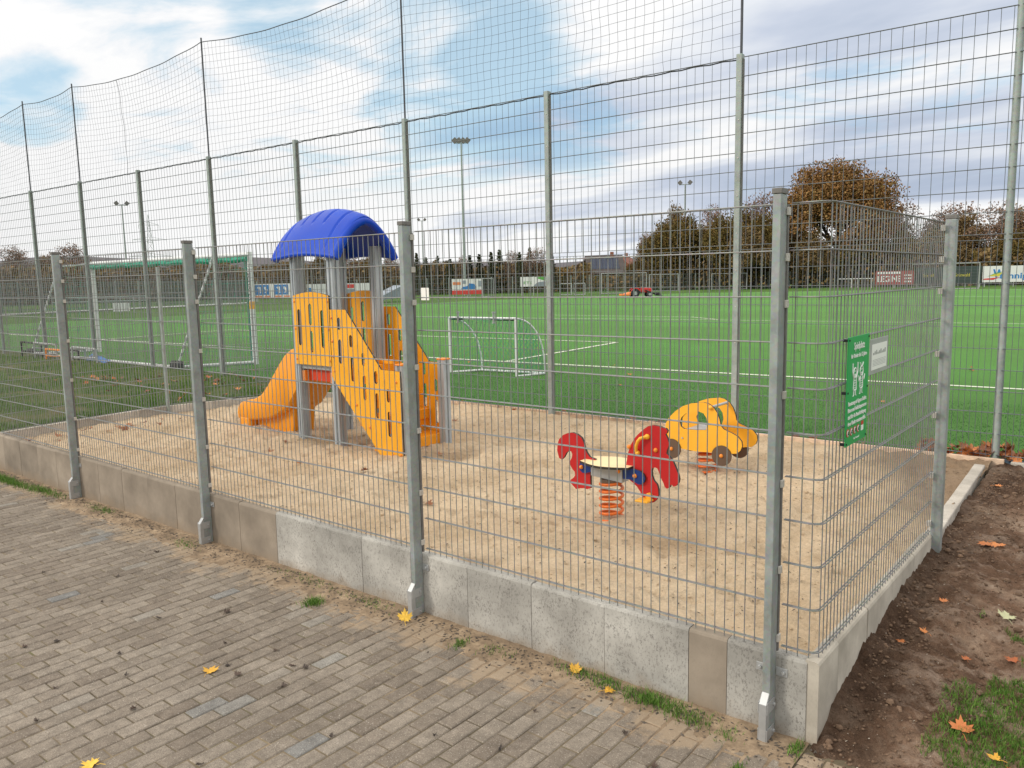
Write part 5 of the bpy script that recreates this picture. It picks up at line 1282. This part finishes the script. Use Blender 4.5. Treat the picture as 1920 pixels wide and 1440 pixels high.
TR = [('olive', 1250, 412, 109, 100, 'dark bushy tree left of the floodlight mast by the oak group'), ('olive', 1375, 392, 111, 120, 'wide olive brown tree between the two youth goal posts'), ('ochre', 1460, 398, 110, 110, 'golden brown tree touching the left flank of the big oak'), ('ochre', 1395, 425, 106, 110, 'low amber tree behind the youth goal'), ('sparse', 1800, 372, 116, 110, 'grey brown thinly leaved tree behind the right fence post'), ('ochre', 1740, 430, 108, 100, 'rusty shrub like tree behind the dark banners'), ('olive', 1285, 398, 108, 105, 'dark olive brown tree behind the floodlight mast'), ('ochre', 1268, 384, 112, 60, 'tree with orange top beside the floodlight mast'), ('sparse', 1330, 378, 116, 90, 'half bare tree just right of the floodlight mast'),
      ('olive', 1345, 402, 107, 100, 'dark olive tree behind the far youth goal'), ('olive', 1415, 398, 108, 95, 'dark green brown tree left of the near corner post'), ('sparse', 1440, 350, 118, 110, 'tall thin bare tree left of the big oak'),
      ('sparse', 1212, 432, 120, 60, 'small bare tree left of the olive brown group'), ('sparse', 1690, 366, 118, 110, 'tall bare tree right of the big oak'), ('sparse', 1750, 398, 118, 80, 'bare tree left of the right fence post'),
      ('ochre', 1815, 398, 115, 85, 'golden brown tree just right of the right fence post'), ('sparse', 1862, 372, 112, 110, 'tall reddish sparse tree behind the right hand pole'), ('ochre', 1925, 388, 116, 90, 'brown tree cut by the right edge of the view'), ('olive', 1880, 430, 110, 90, 'dark tree under the reddish sparse tree'), ('olive', 1620, 430, 108, 110, 'dark tree right under the big oak'), ('ochre', 1510, 432, 108, 90, 'low golden tree left under the big oak'), ('olive', 1700, 428, 110, 80, 'low dark tree behind the red banner'),
      ('sparse', 22, 456, 130, 80, 'pale bare tree at the left edge'), ('sparse', 140, 452, 125, 90, 'reddish bare tree behind the second tall post'), ('ochre', 98, 478, 128, 60, 'low orange tree right of the pale bare tree'), ('ochre', 190, 490, 120, 70, 'low ochre tree above the green goal net'), ('olive', 405, 482, 118, 60, 'small dark tree above the green crossbar'), ('ochre', 330, 492, 112, 80, 'low orange tree behind the goal'), ('ochre', 425, 492, 108, 70, 'orange tree behind the right goal stay'),
      ('ochre', 545, 490, 105, 70, 'brown tree left of the tower roof'), ('olive', 600, 478, 110, 60, 'olive tree behind the tower posts'), ('sparse', 655, 468, 110, 60, 'bare tree seen between the tower posts'), ('ochre', 700, 478, 108, 60, 'ochre tree behind the right tower post'), ('sparse', 735, 470, 112, 50, 'bare tree right of the blue roof'),
      ('sparse', 868, 476, 108, 40, 'bare tree behind the tall mast'), ('sparse', 960, 466, 108, 50, 'thin bare tree left of the middle tall post'), ('sparse', 1012, 460, 106, 60, 'bare tree behind the middle tall post'), ('ochre', 1060, 500, 112, 50, 'low brown tree right of the middle tall post'), ('ochre', 1098, 498, 118, 50, 'low russet tree left of the houses'), ('olive', 1200, 486, 112, 60, 'small dark tree right of the gabled house')]
used = set()
for kind, px, yt, d, wp, lab in TR:
    pr = protos[kind]
    t = pr if kind not in used else copy_tree(pr); used.add(kind)
    t['label'] = lab; t['group'] = 'trees beyond the pitch'; t['category'] = 'tree'
    put(t, px, yt, d, *SZ[kind], wp, rnd.uniform(0, 6.28))
for i, (px, yt, lab) in enumerate([(783, 476, 'slim'), (800, 484, ''), (822, 481, ''), (845, 487, ''), (882, 480, ''), (900, 478, ''), (922, 474, ''), (938, 470, ''), (975, 474, ''), (994, 466, ''), (1035, 478, '')]):
    t = protos['conifer'] if i == 0 else copy_tree(protos['conifer'])
    t['label'] = 'narrow dark conifer in the row beyond the banners, right of the tower'; t['group'] = 'row of conifers beyond the banners'; t['category'] = 'tree'
    put(t, px, yt, 104+(i*7 % 5), 8, 3, 24+(i*5 % 9), i)
# undergrowth belt
b = MB(); r2 = random.Random(21)
for _ in range(64000):
    px = r2.uniform(-60, 2000); d = r2.uniform(106, 124)
    base = 497 if px < 1180 else (lerp(497, 455, sm(1190, 1290, px)) if px < 1460 else 470)
    yt = base+6*math.sin(px/23.)+7*fbm(px*.02, 2.)+5*fbm(px*.09, 5)
    zt = at(px, yt, d).z; z = lerp(-.1, zt, r2.random()**.8); c = gnd(px, d, z)
    if 1108 < px < 1190 and z > 1.8 : continue
    n_ = Vector((r2.gauss(0, 1), r2.gauss(0, 1), r2.gauss(0, 1))).normalized(); a = n_.orthogonal().normalized()*r2.uniform(.12, .34); e = n_.cross(a).normalized()*r2.uniform(.10, .26)
    b.m = 0 if fbm(px*.03, 7.) > -.12 else 1; b.add([c-a, c+e, c+a, c-e], [(0, 1, 2, 3)])
b.m = 2
for i in range(420):
    px = r2.uniform(-60, 2000); d = r2.uniform(104, 122); p_ = gnd(px, d, -.15); zt = at(px, 503+r2.uniform(-12, 6), d).z
    if 1108 < px < 1190: continue
    b.rod(p_, p_+Vector((r2.gauss(0, .25), r2.gauss(0, .25), zt)), .07, .03, n=4, cap=False)
b.build('undergrowth', [M['ochre'], M['olive'], M['twig']], kind='stuff', label='brown autumn hedge and undergrowth belt beyond the pitch')
# solid shade inside the belt: dense wood further back
b = MB(); N_ = 160; row = []
for i in range(N_+1):
    px = -200+2500*i/N_; d = 150; yt = (503 if px < 1180 else 492)+6*fbm(px*.03, 3.)+4*fbm(px*.15, 9.); row.append((gnd(px, d, -.3), at(px, yt, d+4), gnd(px, d+25, -.3)))
b.add([p_ for r_ in row for p_ in r_], [(3*i+k, 3*i+3+k, 3*i+4+k, 3*i+1+k) for i in range(N_) for k in range(2)])
b.build('distant_wood', M['olive'], kind='stuff', label='dark distant wood behind the hedge')

# ------------------------------------------------------------------ leaves
MAPLE = [(0,-.42),(.06,-.30),(.26,-.36),(.22,-.24),(.42,-.20),(.34,-.10),(.52,.06),(.40,.08),(.46,.26),(.30,.17),(.17,.13),(.22,.34),(.10,.30),(.0,.56)]
MAPLE = MAPLE+[(-x, y) for x, y in reversed(MAPLE[1:-1])]
def leaf_obj(name, mat, size, loc, rz, tilt=(0, 0), curl=.25, seed=0, **k):
    r_ = random.Random(seed); b = MB(); n = len(MAPLE); k1, k2 = r_.uniform(0, 6), r_.uniform(0, 6)
    def zz(x, y):
        q = math.hypot(x, y); a = math.atan2(y, x); return size*(curl*q*q*(1.1+1.2*math.sin(2*a+k1))+.10*q*math.sin(5*a+k2)+.03)
    mid = []; out = []
    for x, y in MAPLE:
        x += r_.uniform(-.02, .02); y += r_.uniform(-.02, .02); out.append(Vector((x*size, y*size, zz(x, y)))); mid.append(Vector((x*.5*size, y*.5*size, zz(x*.5, y*.5))))
    b.add([Vector((0, 0, size*.03))]+mid+out, [(0, 1+i, 1+(i+1) % n) for i in range(n)]+[(1+i, 1+n+i, 1+n+(i+1) % n, 1+(i+1) % n) for i in range(n)])
    b.tube([(0, -size*.4, size*.05), (size*.04, -size*.6, size*.1), (size*.1, -size*.85, size*.06)], .0013, 4)
    o = b.build(name, mat, smooth=60, **k); o.location = loc; o.rotation_euler = (tilt[0], tilt[1], rz); return o
pz = lambda x: pave_z(x)+.004
GL = 'yellow maple leaves on the paving'
leaf_obj('fallen_leaf', M['lyellow'], 0.094, (-2.68, -1.29, pz(-2.68)), .5, seed=1, label='bright yellow maple leaf lying alone in the middle of the paving', cat='leaf', group=GL)
leaf_obj('fallen_leaf', M['lyellow'], 0.098, (-2.265, -.20, pz(-2.3)+.035), .9, (.75, .1), seed=2, label='yellow maple leaf leaning against the foot of the middle fence post', cat='leaf', group=GL)
leaf_obj('fallen_leaf', M['lyellow'], 0.070, (-.77, -.18, pz(-.8)+.008), -.8, seed=3, label='small yellow leaf beside the grass tufts near the wall', cat='leaf', group=GL)
leaf_obj('fallen_leaf', M['lyellow'], 0.074, (-1.03, -.105, pz(-1.)+.02), .2, (.6, .2), seed=4, label='orange yellow leaf leaning on the grey wall by the weeds', cat='leaf', group=GL)
leaf_obj('fallen_leaf', M['lyellow'], 0.090, (-2.31, -2.1, pz(-2.3)), 2., seed=5, label='yellow leaf cut by the bottom edge at lower left', cat='leaf', group=GL)
sl_ = lambda x, y: soil_z(x, y)+.012
leaf_obj('fallen_leaf', M['lorange'], 0.107, (.74, .36, sl_(.74, .36)+.01), .3, (.2, .1), seed=6, label='large curled orange leaf on the bare soil at lower right', cat='leaf')
leaf_obj('fallen_leaf', M['lyellow'], 0.061, (.885, .24, sl_(.88, .24)+.01), 1.2, seed=7, label='yellow leaf in the grass at the bottom right corner', cat='leaf')
leaf_obj('fallen_leaf', M['lorange'], 0.070, (.95, .25, sl_(.95, .25)+.01), 2.4, (.3, 0), seed=8, label='rust coloured leaf next to the yellow leaf in the bottom right corner', cat='leaf')
leaf_obj('fallen_leaf', M['lpale'], 0.098, (.76, 1.50, sl_(.76, 1.5)+.01), .4, (.2, .2), seed=9, label='pale green grey leaf on the soil near the right edge', cat='leaf')
pl = leaf_obj('fallen_leaf', M['lorange'], .075, (.45, 1.07, sl_(.45, 1.07)), .4, seed=10, label='small orange leaf on the dug soil beside the pale wall', cat='leaf', group='small orange leaves on the soil')
for i, (x_, y_, s_) in enumerate([(.46, 1.46, .9), (.84, 1.1, 1), (.50, 2.6, 1.5), (.58, 2.52, 1.4), (.36, 4.1, 1.), (.66, .95, .7), (.35, .95, .7), (.98, 1.9, 1.2)]):
    c = copy_tree(pl, (x_, y_, sl_(x_, y_)), i*1.3, s_)
dk = leaf_obj('dead_leaf', M['ldark'], .055, (-3.34, -.78, pz(-3.3)), .3, (.1, 0), .55, seed=12, label='dark shrivelled dead leaf on the grey paving', cat='leaf', group='dark dead leaves on the paving')
for i, (x_, y_) in enumerate([(-3.79, -1.65), (-2.5, -1.22), (-2.57, -.92), (-2.36, -.98), (-3.86, -1.8), (-2.3, -.95), (-2.66, -1.2), (-2.9, -1.05), (-3.0, -1.6), (-3.3, -1.5), (-2.2, -1.15), (-1.6, -1.3), (-1.2, -1.0), (-.9, -.9), (-4.6, -.9), (-5.2, -1.2), (-5.9, -.8), (-4.2, -1.2), (-3.6, -1.1), (-1.0, -.55), (-.5, -.45), (-.3, -.6), (-3.2, -1.9), (-2.9, -2.1), (-1.9, -1.8), (-2.6, -1.75), (-4.9, -.45), (-6.2, -.4)]):
    copy_tree(dk, (x_+rnd.uniform(-.03, .03), y_, pz(x_)), rnd.uniform(0, 6), (rnd.uniform(.4, 1.25), rnd.uniform(.3, .8), rnd.uniform(.5, 1.1)))
lb = [leaf_obj('fallen_leaf', M[m_], .15, (.45+.3*k, 5.2, -.05), k, (.4, .2), .5, seed=20+k, label='curled brown leaf heaped along the foot of the tall fence at right', cat='leaf', group='brown leaves along the foot of the tall fence') for k, m_ in enumerate(('lbrown', 'lorange', 'lbrown', 'lorange'))]
for i in range(88):
    x_ = rnd.uniform(-.5, .62) if i < 62 else rnd.uniform(-9, .1); y_ = 5.13+rnd.gauss(0, .07)+.03; s_ = rnd.uniform(.6, 1.15) if i < 62 else rnd.uniform(.4, .75)
    c = copy_tree(lb[i % 4], (x_, y_+(x_*.02), -.085+rnd.uniform(.0, .10 if i < 62 else .012)), rnd.uniform(0, 6.3), s_); c.rotation_euler.x = rnd.gauss(0, .5); c.rotation_euler.y = rnd.gauss(0, .5)
ll = leaf_obj('fallen_leaf', M['lbrown'], .13, (-10.2, 4.2, lawn_z(-10.2, 4.2)+.03), 1, (.2, .2), .4, seed=31, label='brown leaf lying in the lawn grass left of the tower', cat='leaf', group='brown leaves in the lawn')
l2 = leaf_obj('fallen_leaf', M['lorange'], .13, (-10.6, 3.9, lawn_z(-10.6, 3.9)+.03), 1, (.2, .2), .4, seed=32, label='brown leaf lying in the lawn grass left of the tower', cat='leaf', group='brown leaves in the lawn')
for i in range(70):
    y_ = rnd.uniform(2.4, 5.1); x_ = kerb_x(y_)-.2-rnd.random()*4.4; c = copy_tree((ll, l2)[i % 2], (x_, y_, lawn_z(x_, y_)+.035), rnd.uniform(0, 6), rnd.uniform(.5, 1.1)); c.rotation_euler.x = rnd.gauss(0, .4)
ls = leaf_obj('fallen_leaf', M['lbrown'], .10, (-9.1, .5, sand_z(-9.1, .5)+.02), 1, (.2, .2), .5, seed=41, label='brown dead leaf lying on the sand', cat='leaf', group='brown leaves on the sand')
for i in range(30):
    if i < 20: x_, y_ = rnd.uniform(-9.35, -8.6), rnd.uniform(.15, 2.0)
    else: x_, y_ = rnd.uniform(-8.9, -3), rnd.uniform(.6, 4.7)
    if x_ < kerb_x(y_)+.15: continue
    c = copy_tree(ls, (x_, y_, sand_z(x_, y_)+.015), rnd.uniform(0, 6), rnd.uniform(.5, 1.1)); c.rotation_euler.x = rnd.gauss(0, .4)
tl = leaf_obj('fallen_leaf', M['lorange'], .10, (-1.6, 8.2, -.08), 1, (.2, .2), .4, seed=51, label='small brown leaf lying on the green pitch', cat='leaf', group='leaves on the pitch')
for i in range(16): copy_tree(tl, (rnd.uniform(-14, 0), rnd.uniform(6, 20), -.085), rnd.uniform(0, 6), rnd.uniform(.6, 1.1))
# twigs and crumbs
def debris(name, n, place, mat, label, s0=.006, s1=.02):
    b = MB()
    for _ in range(n):
        x_, y_, z_ = place(); a = rnd.uniform(0, 6.28); s_ = rnd.uniform(s0, s1); e = rnd.uniform(.15, .5)*s_
        c = Vector((x_, y_, z_)); u = Vector((math.cos(a), math.sin(a), rnd.uniform(-.1, .4)))*s_; v_ = Vector((-math.sin(a), math.cos(a), rnd.uniform(-.3, .3)))*e; w_ = Vector((0, 0, e*.5))
        b.add([c-u, c+v_, c+u, c-v_, c+w_], [(0, 1, 4), (1, 2, 4), (2, 3, 4), (3, 0, 4)])
    return b.build(name, mat, kind='stuff', label=label)
def q1():
    x_, y_ = rnd.uniform(-9.4, .1), rnd.uniform(.05, 4.9); return x_, y_, sand_z(x_, y_)+.002
debris('bark_crumbs', 5000, q1, M['bark'], 'tiny dark bark and leaf crumbs scattered over the sand', .004, .015)
def q2():
    x_ = rnd.uniform(-9.4, .3); y_ = -.06-abs(rnd.gauss(0, .13)); return x_, y_, max(wash(x_, y_), pave_z(x_))+.002
debris('twig_crumbs', 2600, q2, M['bark'], 'dark twig crumbs on the washed sand along the wall', .004, .018)
def q3():
    x_, y_ = .27+rnd.random()**1.2*1.2, rnd.uniform(-.6, 4.8); return x_, y_, soil_z(x_, y_)+.002
M['crumb'] = plain('soil_crumb', (.15, .095, .06), .95, 0, .45, 8); M['pebble'] = plain('pebble', (.42, .36, .29), .8, 0, .3, 12)
b = MB()
for _ in range(5200):
    x_, y_, z_ = q3(); r_ = rnd.uniform(.003, .009)*(2.2 if rnd.random() < .06 else 1)
    b.sphere((x_, y_, z_+r_*.2), r_, 5, 4, (rnd.uniform(.7, 1.4), rnd.uniform(.7, 1.4), rnd.uniform(.6, 1)))
b.build('soil_crumbs', M['crumb'], kind='stuff', label='loose soil clods along the dug edge')
b = MB()
for _ in range(5200):
    x_, y_, z_ = q1(); r_ = rnd.uniform(.003, .008)*(2 if rnd.random() < .08 else 1)
    b.sphere((x_, y_, z_), r_, 5, 4, (rnd.uniform(.7, 1.5), rnd.uniform(.7, 1.5), rnd.uniform(.6, 1)))
b.build('sand_lumps', M['sand'], kind='stuff', label='small lumps of damp sand strewn over the sandpit')
debris('pebbles', 700, q3, M['pebble'], 'small pale pebbles in the soil', .003, .010)
